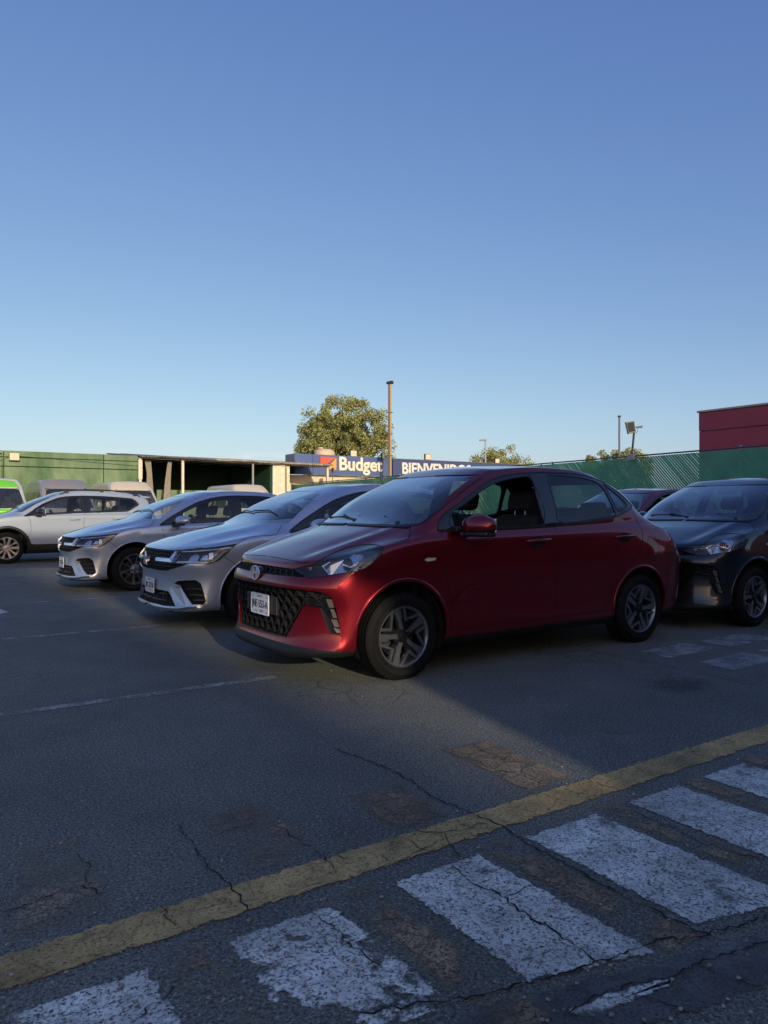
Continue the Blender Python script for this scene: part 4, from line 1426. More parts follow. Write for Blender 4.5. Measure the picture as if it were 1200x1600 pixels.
def dress(key, root, P, platetxt=None):
    m = MODELS[key]; B = BODIES[key]
    finish_panel(root, B, 'body', ['body'], P, 'both')
    finish_panel(root, B, 'front_bumper', ['bumper'], P, 'both', M_BLACK)
    finish_panel(root, B, 'bonnet', ['hood'], P, 'both', M_BLACK)
    finish_panel(root, B, 'rear_bumper', ['rear_bumper'], P, 'both', M_BLACK)
    finish_panel(root, B, 'boot_lid', ['trunk_lid'], P, 'both')
    finish_panel(root, B, 'lower_skirt', ['lower'], M_BLACK, 'both', M_BLACK)
    dF = finish_panel(root, B, 'front_door', ['fdoor'], P, 'pair')
    dR = finish_panel(root, B, 'rear_door', ['rdoor'], P, 'pair')
    finish_panel(root, B, 'window_frame', ['frame'], M_GLOSSBLACK, 'pair', M_BLACK)
    finish_panel(root, B, 'side_window', ['glassF'], M_GLASS, 'pair', t=0, off=-.004)
    finish_panel(root, B, 'side_window', ['glassR'], M_GLASS, 'pair', t=0, off=-.004)
    finish_panel(root, B, 'quarter_window', ['glassQ'], M_DARKGLASS, 'pair', t=0, off=-.004)
    finish_panel(root, B, 'windscreen', ['ws'], M_WSGLASS, 'both', t=0, off=-.003)
    finish_panel(root, B, 'rear_window', ['rearglass'], M_DARKGLASS, 'both', t=0, off=-.003)
    finish_panel(root, B, 'tail_lamp', ['tail'], M_TAIL, 'pair', M_BLACK, off=.004)
    for k_, nm in (('tgrille', 'upper_grille'), ('lgrille', 'lower_grille'), ('vent', 'bumper_vent')):
        if B.faces([k_]): link(nm, B.recess([k_], (.05, .0 if k_ != 'vent' else .03, 0)), M_MATTE, root)
    for mir in (None, 'far'):
        hl = B.recess(['headlight'], (.09, .05, 0), mirror=None)
        if mir:
            for v in hl.verts: v.co.y = -v.co.y
        ho = link('headlight', hl, M_LAMPGREY, root)
        def sub(name, bm, mm, sm=False):
            if mir:
                for v in bm.verts: v.co.y = -v.co.y
                bmesh.ops.reverse_faces(bm, faces=bm.faces[:])
            return link(name, bm, mm, ho, sm)
        sub('lamp_lens', B.extract(['headlight'], None, 0), M_LENS, True)
        if key == 'mid':
            bm = bmesh.new()
            B.patch(bm, [(291, 877), (295, 868), (303, 863), (309, 865), (306, 874), (300, 878)], .04, .02, sm=2)
            B.patch(bm, [(311, 873), (316, 866), (323, 864.5), (323, 873)], .04, .02)
            B.patch(bm, [(325, 873), (326, 863), (332, 862), (333, 868), (331, 873)], .04, .02)
            sub('reflector', bm, M_REFL)
            bm = bmesh.new()
            B.patch(bm, [(349, 860.5), (356, 859), (343, 871.5), (334, 878.5), (328, 878), (338, 870.5)], .012, .01)
            B.patch(bm, [(276, 876.5), (325, 877.5), (325, 879.5), (274, 879)], .015, .008)
            sub('daytime_strip', bm, mat('lamp strip', (.55, .56, .56), .2, .4), False)
            bm = bmesh.new()
            B.line(bm, m['headpx'], .008, .001, 'px', True, .002, n=1, sm=False)
            B.line(bm, [(276, 860), (300, 858.6), (340, 854.8), (371, 850)], .010, .001, 'px', False, .003)
            sub('lamp_seal', bm, M_BLACK)
            bm = bmesh.new()
            B.line(bm, [(283, 862), (310, 860.8), (345, 857), (362, 855)], .010, -.012, 'px', False, .003)
            B.line(bm, [(281, 864), (275, 871), (271, 878)], .012, -.012, 'px', False, .003)
            sub('chrome_trim', bm, M_SATIN)
    if key == 'mid':
        # chrome bars, honeycomb, blade, lip
        bm = bmesh.new()
        tp = m['tgrpx']
        for r in range(9):
            for c in range(0, 13):
                y0 = -(c + .5 * (r % 2)) * .055; z0 = .60 + r * .028
                pts = []
                for k in range(7):
                    a = math.pi / 6 + k * math.pi / 3
                    h = B.hit((y0 + .024 * math.cos(a), z0 + .015 * math.sin(a)), 'front')
                    if h and inpoly(B.frame.px(h[0]), tp): pts.append(h[0] + Vector((.015, 0, 0)))
                for a, b in zip(pts, pts[1:]):
                    if (a - b).length < .04: tube(bm, [a, b], .0032, 3, False)
        mirror_bm(bm)
        link('grille_mesh', bm, M_BLACK, root)
        bm = bmesh.new()
        B.patch(bm, [(243.5, 870.8), (265, 872.5), (273.5, 862), (277, 861), (268, 878.8), (243, 876)], -.004, .02)
        mirror_bm(bm)
        link('chrome_bar', bm, M_CHROME, root)
        # a many-pointed emblem in the middle of the bar
        h = B.hit((0, .665), 'front'); ex = h[0].x if h else .05
        bm = bmesh.new()
        star = []
        for k in range(10):
            r_ = .075 if k % 2 == 0 else .032
            a = math.pi / 2 + k * math.pi / 5
            star.append((r_ * math.cos(a), r_ * math.sin(a)))
        prism(bm, [(-.085, -.022), (.085, -.022), (.095, .022), (-.095, .022)], .012, lambda p, t: Vector((ex - .006 - t, p[0], .665 + p[1])))
        prism(bm, star, .014, lambda p, t: Vector((ex - .02 - t, p[0], .665 + p[1])))
        link('badge', bm, M_CHROME, root)
        bm = bmesh.new()
        B.patch(bm, [(264, 919), (266, 916.5), (281, 914.2), (283, 921), (290, 930.5), (300.5, 945), (291, 949), (276.5, 951.5), (270, 937)], -.006, .03)
        mirror_bm(bm)
        bmesh.ops.recalc_face_normals(bm, faces=bm.faces[:])
        link('bumper_blade', bm, mat('silver blade', (.5, .53, .58), .28, .75, coat=1), root)
        bm = bmesh.new()
        B.line(bm, [(195, 919), (219, 935), (238, 946.7), (258, 951), (276.7, 952.2), (292, 950.2), (310, 948.5), (318, 945.5), (322.5, 941.5)], .022, .0, 'px', False, .012)
        mirror_bm(bm)
        bmesh.ops.recalc_face_normals(bm, faces=bm.faces[:])
        link('chrome_lip', bm, M_SATIN, root)
        bm = bmesh.new()
        for zz in (.27, .33, .39):
            B.line(bm, [(-.02, zz), (-.2, zz), (-.4, zz + .005)], .012, -.02, 'front', False, .006)
        for yy in (-.18, -.34):
            B.line(bm, [(yy, .25), (yy, .40)], .010, -.02, 'front', False, .006, sm=False)
        for q in ([(288, 921), (305, 920), (316, 922)], [(294, 930), (306, 929.5), (318, 931)], [(300, 938), (310, 937.5), (320, 938)]):
            B.line(bm, q, .012, -.022, 'px', False, .006)
        mirror_bm(bm)
        link('vent_slat', bm, M_BLACK, root)
        h = B.hit((0, .40), 'front')
        plate(root, Vector(((h[0].x if h else .05) - .022, 0, .395)), 0, platetxt or 'JPC-372-B')
    # gaps
    bm = bmesh.new()
    if key == 'mid':
        B.line(bm, [(231, 855.2), (250, 858.2), (275, 859.8), (316.7, 856)], .006, .0008, 'px')
        B.line(bm, [(371.2, 849.5), (385, 841), (400, 838), (427.5, 836), (433.8, 832.5), (440, 820)], .006, .0008, 'px')
        B.line(bm, [(350.5, 870), (362, 877.5), (373, 886)], .005, .0008, 'px')
    else:
        B.line(bm, [(.55, .93), (.8, .99), (1.1, 1.04)], .005)
        B.line(bm, [(2.95, .41), (1.32, .41)], .006, sm=False)
    B.line(bm, m['fdoor'][:5], .006)
    B.line(bm, m['fdoor'][4:], .006)
    B.line(bm, m['rdoor'][3:], .006)
    mirror_bm(bm)
    link('panel_gap', bm, M_SEAM, root)
    bm = bmesh.new()
    B.line(bm, m['dlo'], .012, 0, 'side', True, .004, n=3)
    for q in (m['gF'], m['gR'], m['gQ']): B.line(bm, q, .012, -.003, 'side', True, .004, n=3)
    mirror_bm(bm)
    link('window_seal', bm, M_BLACK, root)
    bm = bmesh.new()
    for a in m['ax']:
        r = m['arch'] + (.006 if key == 'mid' else .03)
        B.line(bm, [(a + r * math.cos(t), m['R'] + r * math.sin(t)) for t in [math.pi * (-.02 + k * 1.04 / 20) for k in range(21)]], .013 if key == 'mid' else .065, 0, 'side', False, .008, n=2)
    mirror_bm(bm)
    bmesh.ops.recalc_face_normals(bm, faces=bm.faces[:])
    link('wheel_arch_lip', bm, P if key == 'mid' else M_BLACK, root, True)
    cx_, cy_, cz_ = m['mir']
    for sgn in (-1, 1):
        bm = bmesh.new()
        c = Vector((cx_, sgn * cy_, cz_))
        for v in ico(bm, c, .09, .135, .075, 3):
            d = v.co - c
            if d.x > .03: v.co.x = c.x + .03 + (d.x - .03) * .2
            if d.z < -.03: v.co.z = c.z - .03 + (d.z + .03) * .5
            v.co.x += (abs(v.co.y) - .83) * .25
        mo = link('wing_mirror', bm, P if key == 'mid' else M_GLOSSBLACK, root, True)
        bm = bmesh.new()
        box(bm, cx_ - .06, cx_ + .04, c.y - .10, c.y + .10, cz_ - .07, cz_ - .035, .015)
        box(bm, cx_ - .08, cx_ + .02, sgn * (cy_ - .14) - .07, sgn * (cy_ - .14) + .07, cz_ - .075, cz_ - .04, .012)
        link('mirror_base', bm, M_BLACK, mo)
        bm = bmesh.new()
        for v in box(bm, cx_ + .038, cx_ + .052, c.y - .10, c.y + .10, cz_ - .045, cz_ + .05, .005): v.co.x += (abs(v.co.y) - .83) * .25
        link('mirror_glass', bm, M_CHROME, mo)
    for (xa, xb, z, dd) in ((m['fdoor'][4][0] - .30, m['fdoor'][4][0] - .07, m['cowl'] - .13, dF), (3.02, 3.25, m['cowl'] - .12, dR)):
        h = B.hit(((xa + xb) / 2, z), 'side')
        y = abs(h[0].y)
        for i, sgn in enumerate((-1, 1)):
            bm = bmesh.new()
            tube(bm, [(xa, sgn * (y - .01), z), (xa + .02, sgn * (y + .028), z), (xb - .02, sgn * (y + .028), z + .004), (xb, sgn * (y - .01), z + .004)], [.008, .012, .012, .008], 8)
            bmesh.ops.recalc_face_normals(bm, faces=bm.faces[:])
            link('handle', bm, P, dd[i], True)
    for pts in ([(-.55, .0), (-.30, .02), (.05, .0)], [(.02, -.02), (.28, .01), (.55, .0)]):
        bm = bmesh.new()
        P3 = []
        for (y, dx) in pts:
            h = B.hit((m['dash'] - (.26 if key == 'mid' else .30) + dx, -abs(y)), 'top')
            if h: P3.append(Vector((h[0].x, y, h[0].z + .012)))
        if len(P3) == 3: tube(bm, P3, .007, 6)
        link('wiper', bm, M_BLACK, root)
    if key == 'suv':
        for sgn in (-1, 1):
            bm = bmesh.new()
            P3 = []
            for x in (1.95, 2.1, 2.5, 3.0, 3.4, 3.62, 3.72):
                h = B.hit((x, -.60), 'top')
                P3.append(Vector((x, sgn * .60, h[0].z + (.045 if 2.0 < x < 3.65 else .005))))
            tube(bm, P3, .016, 8)
            for x in (2.1, 2.85, 3.60):
                h = B.hit((x, -.60), 'top')
                box(bm, x - .04, x + .04, sgn * .60 - .015, sgn * .60 + .015, h[0].z - .01, h[0].z + .045, .004)
            link('roof_rail', bm, M_BLACK, root)
        bm = bmesh.new()
        vs = box(bm, 3.62, 3.98, -.56, .56, 1.475, 1.50, .01)
        for v in vs: v.co.z -= (v.co.x - 3.62) * .12
        link('spoiler', bm, P, root)
    bm = bmesh.new()
    box(bm, .4, m['ax'][1] + .5, -.45, .45, .19, .36, .02)
    box(bm, m['ax'][0] + .42, m['ax'][1] - .42, -.74, .74, .21, .33, .02)
    box(bm, .18, .55, -.55, .55, .24, .55, .03)
    link('underbody', bm, M_MATTE, root)
    for a in m['ax']: arch_liner(root, a, m['R'], m['arch'] - .005, m['wy'] - .02, .50)
    wheels(root, m['style'], m['R'], m['rr'], m['ax'], m['wy'])
    cabin(root, m)
    return root

# ---------------------------------------------------------------- high-roof vans
def net_van():
    def ring(z, xf, xr, w, cor=.25):
        sx = [.45, .65, .85, 1.1, 1.4, 1.9, 2.5, 3.1, 3.6, 4.0, 4.4, 4.65]
        o = [(xf, 0, z), (xf + .02, w * .45, z), (xf + .07, w * .76, z), (xf + .16, w * .93, z)]
        x0 = xf + .30
        x1 = xr - .22
        for i, x in enumerate(sx):
            t = i / 11
            o.append((x0 + (x1 - x0) * t, w if 0 < i < 11 else w * .985, z))
        o += [(xr - .10, w * .90, z), (xr - .03, w * .7, z), (xr - .005, w * .4, z), (xr, 0, z)]
        return o
    rows = [ring(.30, .12, 4.80, .84), ring(.36, .02, 4.86, .92), ring(.55, .0, 4.88, .94), ring(.75, .02, 4.88, .945), ring(.92, .07, 4.88, .945), ring(1.05, .16, 4.88, .94),
            ring(1.15, .27, 4.88, .935), ring(1.25, .37, 4.87, .925), ring(1.45, .55, 4.86, .90), ring(1.70, .77, 4.85, .865), ring(1.95, 1.02, 4.83, .83), ring(2.16, 1.32, 4.76, .755), ]
    r = ring(2.245, 1.50, 4.60, .60)
    rows.append(r)
    last = []
    for i in range(20): last.append((1.9 + 2.4 * i / 19, 0, 2.285))
    rows.append(last)
    return rows
def build_van():
    B = Body(net_van(), Frame(0, 0), ni=5, blur=3)
    B.region('lower', [(-1, 0), (-1, .42), (6, .42), (6, 0)], 'side')
    B.region('panel', [(-.86, .50), (-.86, 1.17), (.1, 1.17), (.1, .50)], 'front', lambda c, n: c.x < .5 and n.x < -.3)
    B.region('panel', [(-.72, 1.93), (-.56, 2.16), (.1, 2.22), (.1, 1.92)], 'front', lambda c, n: c.x < 2 and n.x < -.2)
    B.region('ws', [(-.83, 1.20), (-.68, 1.84), (-.6, 1.885), (.1, 1.89), (.1, 1.18)], 'front', lambda c, n: c.x < 1.1 and n.x < -.3)
    B.region('glass', [(.85, 1.22), (1.10, 1.62), (1.22, 1.74), (1.75, 1.76), (1.75, 1.20)], 'side')
    B.region('glass', [(1.90, 1.20), (1.90, 1.78), (3.2, 1.78), (3.2, 1.20)], 'side')
    B.region('glass', [(3.30, 1.20), (3.30, 1.78), (4.55, 1.76), (4.55, 1.22)], 'side')
    B.region('headlight', [(-.88, .70), (-.86, .96), (-.60, .90), (-.55, .74)], 'front', lambda c, n: c.x < .5)
    B.region('lgrille', [(-.50, .66), (-.50, .86), (.1, .86), (.1, .66)], 'front', lambda c, n: c.x < .5)
    for a in (.95, 3.85):
        B.region('hole', [(a + .39 * math.cos(t), .34 + .39 * math.sin(t)) for t in [k * math.pi / 12 for k in range(24)]], 'side', lambda c, n: c.y < -.45)
    return B
VB = build_van()
def dress_van(root, P, panel, txt=None):
    finish_panel(root, VB, 'body', ['body'], P, 'both')
    finish_panel(root, VB, 'front_panel', ['panel'], panel, 'both')
    finish_panel(root, VB, 'lower_skirt', ['lower'], M_BLACK, 'both', M_BLACK)
    finish_panel(root, VB, 'windscreen', ['ws'], M_WSGLASS, 'both', t=0)
    finish_panel(root, VB, 'side_window', ['glass'], M_VANGLASS, 'pair', t=0)
    finish_panel(root, VB, 'headlight', ['headlight'], M_REFL, 'pair', M_BLACK)
    link('grille', VB.recess(['lgrille'], (.04, 0, 0)), M_BLACK, root)
    bm = bmesh.new()
    VB.line(bm, [(-.84, 1.20), (-.69, 1.84), (-.6, 1.89), (0, 1.895)], .03, 0, 'front', False, .006, n=2)
    VB.line(bm, [(-.84, 1.19), (0, 1.17)], .04, 0, 'front', False, .006, sm=False)
    mirror_bm(bm)
    link('windscreen_seal', bm, M_BLACK, root)
    bm = bmesh.new()
    box(bm, .55, 4.7, -.83, .83, .30, .50, 0)
    box(bm, .75, .95, -.80, .80, .5, 1.12, .03)
    link('underbody', bm, M_MATTE, root)
    for yc in (-.42, .42):
        st = empty_child('front_seat', root)
        bm = bmesh.new()
        soft_box(bm, 1.55, 1.70, yc - .24, yc + .24, .75, 1.42, .06, .15)
        link('seat_back', bm, M_CABIN, st)
        bm = bmesh.new()
        soft_box(bm, 1.67, 1.78, yc - .12, yc + .12, 1.44, 1.62, .04, .1)
        link('headrest', bm, M_CABIN, st)
    for xx in (2.6, 3.5):
        bm = bmesh.new()
        for yc in (-.55, 0, .55): soft_box(bm, xx, xx + .12, yc - .2, yc + .2, .8, 1.5, .05, .12)
        link('bench_seat', bm, M_CABIN, root)
    for sgn in (-1, 1):
        bm = bmesh.new()
        ico(bm, (.62, sgn * 1.05, 1.32), .06, .085, .13, 2)
        tube(bm, [(.62, sgn * 1.0, 1.28), (.68, sgn * .90, 1.20)], .02, 6)
        link('wing_mirror', bm, P, root, True)
    for y0 in (-.5, .1):
        bm = bmesh.new()
        hs = [VB.hit((y0 + k * .15, 1.21 + .05 * k), 'front') if y0 + k * .15 <= 0 else None for k in range(4)]
        P3 = [Vector((.36 + .05 * k * .9, y0 + .15 * k, 1.22 + .055 * k)) for k in range(4)]
        tube(bm, P3, .012, 6)
        link('wiper', bm, M_BLACK, root)
    for a in (.95, 3.85): arch_liner(root, a, .34, .385, .90, .5)
    if 'van' not in WHEELS: WHEELS['van'] = wheel_parts('suv', .34, .21)
    wheels(root, 'van', .34, .21, (.95, 3.85), .91)
    if txt:
        Mt = Matrix.Translation((.185, 0, 1.06)) @ Matrix.Rotation(-.72, 4, 'Y') @ Matrix(((0, 0, -1, 0), (-1, 0, 0, 0), (0, 1, 0, 0), (0, 0, 0, 1)))
        put_text(txt, .16, mat('white lettering', (.8, .8, .8), .4), 'lettering', root, Mt, .004, .004)
# ---------------------------------------------------------------- ground
PX = lambda u, v: (lambda Y: (CX + Y * (CA + (u - 600) / FPX * SA), CY + Y * (SA - (u - 600) / FPX * CA)))(FPX * CAMH / (v - HZ))
def Rof(u, P):
    """x where the sight line through column u meets the plane y = P"""
    t = (u - 600) / FPX
    k = (CA + t * SA) / (SA - t * CA)
    return CX + (P - CY) * k
def zat(u, v, P):
    t = (u - 600) / FPX
    Y = (P - CY) / (SA - t * CA)
    return CAMH + (HZ - v) / FPX * Y

def crack_nodes(n, pos, scale, warp=.35):
    """distance to the nearest crack cell edge, warped by noise"""
    nz1 = n.nodes.new('ShaderNodeTexNoise'); nz1.inputs['Scale'].default_value = scale * 1.6; nz1.inputs['Detail'].default_value = 4
    n.links.new(pos, nz1.inputs[0])
    sc = n.nodes.new('ShaderNodeVectorMath'); sc.operation = 'SCALE'; sc.inputs['Scale'].default_value = warp / scale
    n.links.new(nz1.outputs['Color'], sc.inputs[0])
    ad = n.nodes.new('ShaderNodeVectorMath'); ad.operation = 'ADD'
    n.links.new(pos, ad.inputs[0]); n.links.new(sc.outputs[0], ad.inputs[1])
    vo = n.nodes.new('ShaderNodeTexVoronoi'); vo.feature = 'DISTANCE_TO_EDGE'; vo.inputs['Scale'].default_value = scale
    n.links.new(ad.outputs[0], vo.inputs[0])
    return vo.outputs['Distance']

def M1(n, op, a, b=None, c=None, clamp=False):
    m = n.nodes.new('ShaderNodeMath'); m.operation = op; m.use_clamp = clamp
    for i, x in enumerate((a, b, c)):
        if x is None: continue
        if isinstance(x, (int, float)): m.inputs[i].default_value = x
        else: n.links.new(x, m.inputs[i])
    return m.outputs[0]
def MR(n, x, a, b, c=0.0, d=1.0, smooth=False):
    m = n.nodes.new('ShaderNodeMapRange')
    if smooth: m.interpolation_type = 'SMOOTHSTEP'
    n.links.new(x, m.inputs[0])
    for i, v in zip((1, 2, 3, 4), (a, b, c, d)): m.inputs[i].default_value = v
    return m.outputs[0]
def NZ(n, pos, s, d=4, r=.55):
    t = n.nodes.new('ShaderNodeTexNoise'); t.inputs['Scale'].default_value = s; t.inputs['Detail'].default_value = d; t.inputs['Roughness'].default_value = r
    n.links.new(pos, t.inputs[0]); return t.outputs[0]

def asphalt_mat():
    m = bpy.data.materials.new('worn asphalt'); m.use_nodes = True
    n = m.node_tree; b = n.nodes['Principled BSDF']
    g = n.nodes.new('ShaderNodeNewGeometry'); pos = g.outputs['Position']
    big = NZ(n, pos, .35, 5); mid = NZ(n, pos, 2.2, 6, .6); fine = NZ(n, pos, 95, 3, .7)
    vo = n.nodes.new('ShaderNodeTexVoronoi'); vo.inputs['Scale'].default_value = 130
    n.links.new(pos, vo.inputs[0])
    stone = MR(n, vo.outputs['Distance'], .0, .55, 1.0, .0)
    chips = n.nodes.new('ShaderNodeSeparateColor'); n.links.new(vo.outputs['Color'], chips.inputs[0])
    pale = MR(n, chips.outputs[0], .78, .92)
    val = M1(n, 'MULTIPLY_ADD', MR(n, big, .3, .7), .058, .082)
    val = M1(n, 'ADD', val, M1(n, 'MULTIPLY', MR(n, mid, .35, .7), .034))
    val = M1(n, 'MULTIPLY', val, MR(n, fine, .34, .66, .25, 1.9))
    val = M1(n, 'ADD', val, M1(n, 'MULTIPLY', M1(n, 'MULTIPLY', pale, stone), .30))
    # cracks: only where the surface is tired
    area = MR(n, NZ(n, pos, .55, 3), .54, .70, 0, .8, True)
    c1 = MR(n, crack_nodes(n, pos, 3.2), .0, .035, 1, 0, True)
    c2 = MR(n, crack_nodes(n, pos, 7.5, .5), .0, .05, 1, 0, True)
    ck = M1(n, 'MULTIPLY', M1(n, 'MAXIMUM', M1(n, 'MULTIPLY', c1, .8), M1(n, 'MULTIPLY', c2, .5)), area)
    val = M1(n, 'MULTIPLY', val, M1(n, 'SUBTRACT', 1.0, M1(n, 'MULTIPLY', ck, .8)))
    # oil drips and tyre-polished patches
    oil = MR(n, NZ(n, pos, 1.1, 4, .5), .66, .74, 0, 1, True)
    val = M1(n, 'MULTIPLY', val, M1(n, 'SUBTRACT', 1.0, M1(n, 'MULTIPLY', oil, .45)))
    cc = n.nodes.new('ShaderNodeCombineColor')
    n.links.new(M1(n, 'MULTIPLY', val, 1.0), cc.inputs[0]); n.links.new(M1(n, 'MULTIPLY', val, 1.04), cc.inputs[1]); n.links.new(M1(n, 'MULTIPLY', val, .88), cc.inputs[2])
    n.links.new(cc.outputs[0], b.inputs['Base Color'])
    b.inputs['Roughness'].default_value = .82
    b.inputs['Specular IOR Level'].default_value = .35
    h = M1(n, 'ADD', M1(n, 'MULTIPLY', stone, .5), M1(n, 'MULTIPLY', fine, .8))
    h = M1(n, 'SUBTRACT', h, M1(n, 'MULTIPLY', ck, 2.0))
    bp = n.nodes.new('ShaderNodeBump'); bp.inputs['Strength'].default_value = 1.0; bp.inputs['Distance'].default_value = .006
    n.links.new(h, bp.inputs['Height']); n.links.new(bp.outputs[0], b.inputs['Normal'])
    return m

def road_paint(name, col, cover=.5, soft=.05, fine_cover=.42, crack=.5, seed=0.0, es=.006):
    """thin worn paint: flaked through to the asphalt by noise, cracks and pits"""
    m = bpy.data.materials.new(name); m.use_nodes = True
    n = m.node_tree; b = n.nodes['Principled BSDF']; o = n.nodes['Material Output']
    g = n.nodes.new('ShaderNodeNewGeometry')
    of = n.nodes.new('ShaderNodeVectorMath'); of.operation = 'ADD'; of.inputs[1].default_value = (seed, seed * .7, 0)
    n.links.new(g.outputs['Position'], of.inputs[0]); pos = of.outputs[0]
    a = NZ(n, pos, 4.0, 8, .65); f = NZ(n, pos, 110, 4, .75); f2 = NZ(n, pos, 26, 5, .65)
    keep = MR(n, a, cover - soft, cover + soft, 0, 1)
    pit = MR(n, f, fine_cover - .04, fine_cover + .05, 0, 1)
    pit2 = MR(n, f2, fine_cover - .13, fine_cover - .09, 0, 1)
    ckd = MR(n, crack_nodes(n, g.outputs['Position'], 5.5, .5), .008, .035 * (crack + .01) + .010, 0, 1)
    ckd = M1(n, 'MAXIMUM', ckd, 1 - crack)
    # ragged margin: UV measures distance to the outline
    uv = n.nodes.new('ShaderNodeUVMap'); su = n.nodes.new('ShaderNodeSeparateXYZ'); n.links.new(uv.outputs[0], su.inputs[0])
    ed = M1(n, 'ADD', su.outputs[0], M1(n, 'MULTIPLY', M1(n, 'SUBTRACT', NZ(n, pos, 22, 5, .7), .55), .07))
    edge = MR(n, ed, .0, es, 0, 1)
    fac = M1(n, 'MULTIPLY', M1(n, 'MULTIPLY', keep, M1(n, 'MULTIPLY', pit, pit2)), M1(n, 'MULTIPLY', ckd, edge))
    vm = n.nodes.new('ShaderNodeVectorMath'); vm.operation = 'SCALE'; vm.inputs[0].default_value = col
    n.links.new(M1(n, 'MULTIPLY', M1(n, 'MULTIPLY', MR(n, NZ(n, pos, 9, 6), .3, .7, .68, 1.12), MR(n, NZ(n, pos, 2.1, 5, .6), .32, .68, .62, 1.15)), MR(n, f, .35, .65, .72, 1.14)), vm.inputs['Scale'])
    n.links.new(vm.outputs[0], b.inputs['Base Color']); b.inputs['Roughness'].default_value = .75
    bp = n.nodes.new('ShaderNodeBump'); bp.inputs['Strength'].default_value = .5; bp.inputs['Distance'].default_value = .003
    n.links.new(M1(n, 'ADD', f, fac), bp.inputs['Height']); n.links.new(bp.outputs[0], b.inputs['Normal'])
    tr = n.nodes.new('ShaderNodeBsdfTransparent'); mx_ = n.nodes.new('ShaderNodeMixShader')
    n.links.new(fac, mx_.inputs[0]); n.links.new(tr.outputs[0], mx_.inputs[1]); n.links.new(b.outputs[0], mx_.inputs[2])
    n.links.new(mx_.outputs[0], o.inputs[0])
    return m

def sheet(name, poly, z, m, margin=.05):
    """flat sheet on the ground whose UV x is the distance to its outline"""
    bm = bmesh.new()
    uv = bm.loops.layers.uv.new('d')
    c = Vector((sum(p[0] for p in poly) / len(poly), sum(p[1] for p in poly) / len(poly)))
    n = len(poly)
    P2 = [Vector(p) for p in poly]
    inner = []
    for i, p in enumerate(P2):
        a = (P2[i] - P2[i - 1]).normalized(); b = (P2[(i + 1) % n] - P2[i]).normalized()
        na, nb_ = Vector((-a.y, a.x)), Vector((-b.y, b.x))
        if na.dot(c - p) < 0: na, nb_ = -na, -nb_
        q = (na + nb_)
        q = q / max(.3, q.length_squared) * 2 * margin
        inner.append(p + q)
    A = [bm.verts.new((p.x, p.y, z)) for p in P2]
    B_ = [bm.verts.new((p.x, p.y, z)) for p in inner]
    for i in range(n):
        f = bm.faces.new((A[i], A[(i + 1) % n], B_[(i + 1) % n], B_[i]))
        for l, v in zip(f.loops, (0, 0, margin, margin)): l[uv].uv = (v, 0)
    f = bm.faces.new(B_)
    for l in f.loops: l[uv].uv = (margin, 0)
    bmesh.ops.recalc_face_normals(bm, faces=bm.faces[:])
    for f in bm.faces:
        if f.normal.z < 0: f.normal_flip()
    return tag(link(name, bm, m), kind='structure')

bm = bmesh.new()
bmesh.ops.create_grid(bm, x_segments=2, y_segments=2, size=700)
tag(link('ground', bm, asphalt_mat()), kind='structure')
K_W = road_paint('worn white road paint', (.72, .75, .67), .36, .05, .42, .25)
K_W1 = road_paint('flaking white road paint', (.72, .75, .67), .47, .02, .42, .3, 11.3)
K_W2 = road_paint('thin white road paint', (.70, .73, .65), .42, .05, .43, .3, 3.1)
K_HATCH = road_paint('dusty hatch paint', (.42, .43, .40), .40, .12, .42, .3, 6.6)
K_LINE = road_paint('faint bay line paint', (.46, .47, .43), .43, .10, .45, .4, 7.7)
K_Y = road_paint('yellow kerb line paint', (.56, .40, .15), .33, .05, .385, .25, 1.3)
K_O = road_paint('ghost of old orange paint', (.30, .24, .165), .52, .12, .45, .5, 5.9, .035)
K_O2 = road_paint('old ochre paint', (.32, .24, .14), .47, .05, .44, .5, 9.2, .03)
K_O3 = road_paint('worn ochre block', (.34, .26, .15), .36, .10, .42, .6, 8.1, .02)
K_G = road_paint('pale concrete scar', (.13, .13, .125), .40, .10, .38, .2, 4.4)
K_D = road_paint('oil stain', (.035, .034, .032), .50, .25, .36, 0, 2.2, .28)
y0, y1 = -2.765, -2.925
sheet('yellow_line', [(-6, y0), (9, y0 - .0), (9, y1 - .03), (-6, y1)], .004, K_Y, .03)
zz = [(-1.62, .33), (-1.08, .34), (-.51, .35), (.08, .37), (.60, .33), (1.09, .32), (1.66, .33), (-2.2, .33), (-2.78, .33), (2.24, .33), (2.8, .33)]
for i, (xr_, wd) in enumerate(zz):
    bot = {0: -3.62, 1: -3.60, 2: -3.72, 3: -3.80, 4: -3.82, 5: -3.85}.get(i, -3.75)
    sheet('crossing_stripe', [(xr_ - wd, -3.03), (xr_, -3.035), (xr_ + .02, bot), (xr_ - wd, bot + .1)], .004, K_W if i in (2, 3, 4, 5) else (K_W1 if i == 1 else K_W2), .05)
    sheet('old_paint_stripe', [(xr_ + .02, -2.98), (xr_ + .16, -2.98), (xr_ + .20, -3.75), (xr_ + .04, -3.75)], .004, K_O2, .05)
sheet('crossing_stripe', [PX(885, 1582), PX(960, 1552), PX(1040, 1533), PX(1062, 1525), PX(1048, 1545), PX(985, 1572), PX(920, 1600)], .004, K_W, .02)
sheet('concrete_scar', [(-3.2, -3.42), (-1.0, -3.62), (-.1, -3.84), (1.4, -4.05), (1.4, -4.2), (-.3, -3.98), (-1.1, -3.80), (-3.2, -3.62)], .002, K_G, .03)
sheet('old_paint_patch', [(.05, -2.11), (.35, -2.13), (.31, -2.74), (.02, -2.74)], .004, K_O3, .03)
sheet('old_paint_patch', [(-1.80, -2.13), (-1.58, -2.13), (-1.60, -2.74), (-1.92, -2.72)], .004, K_O, .04)
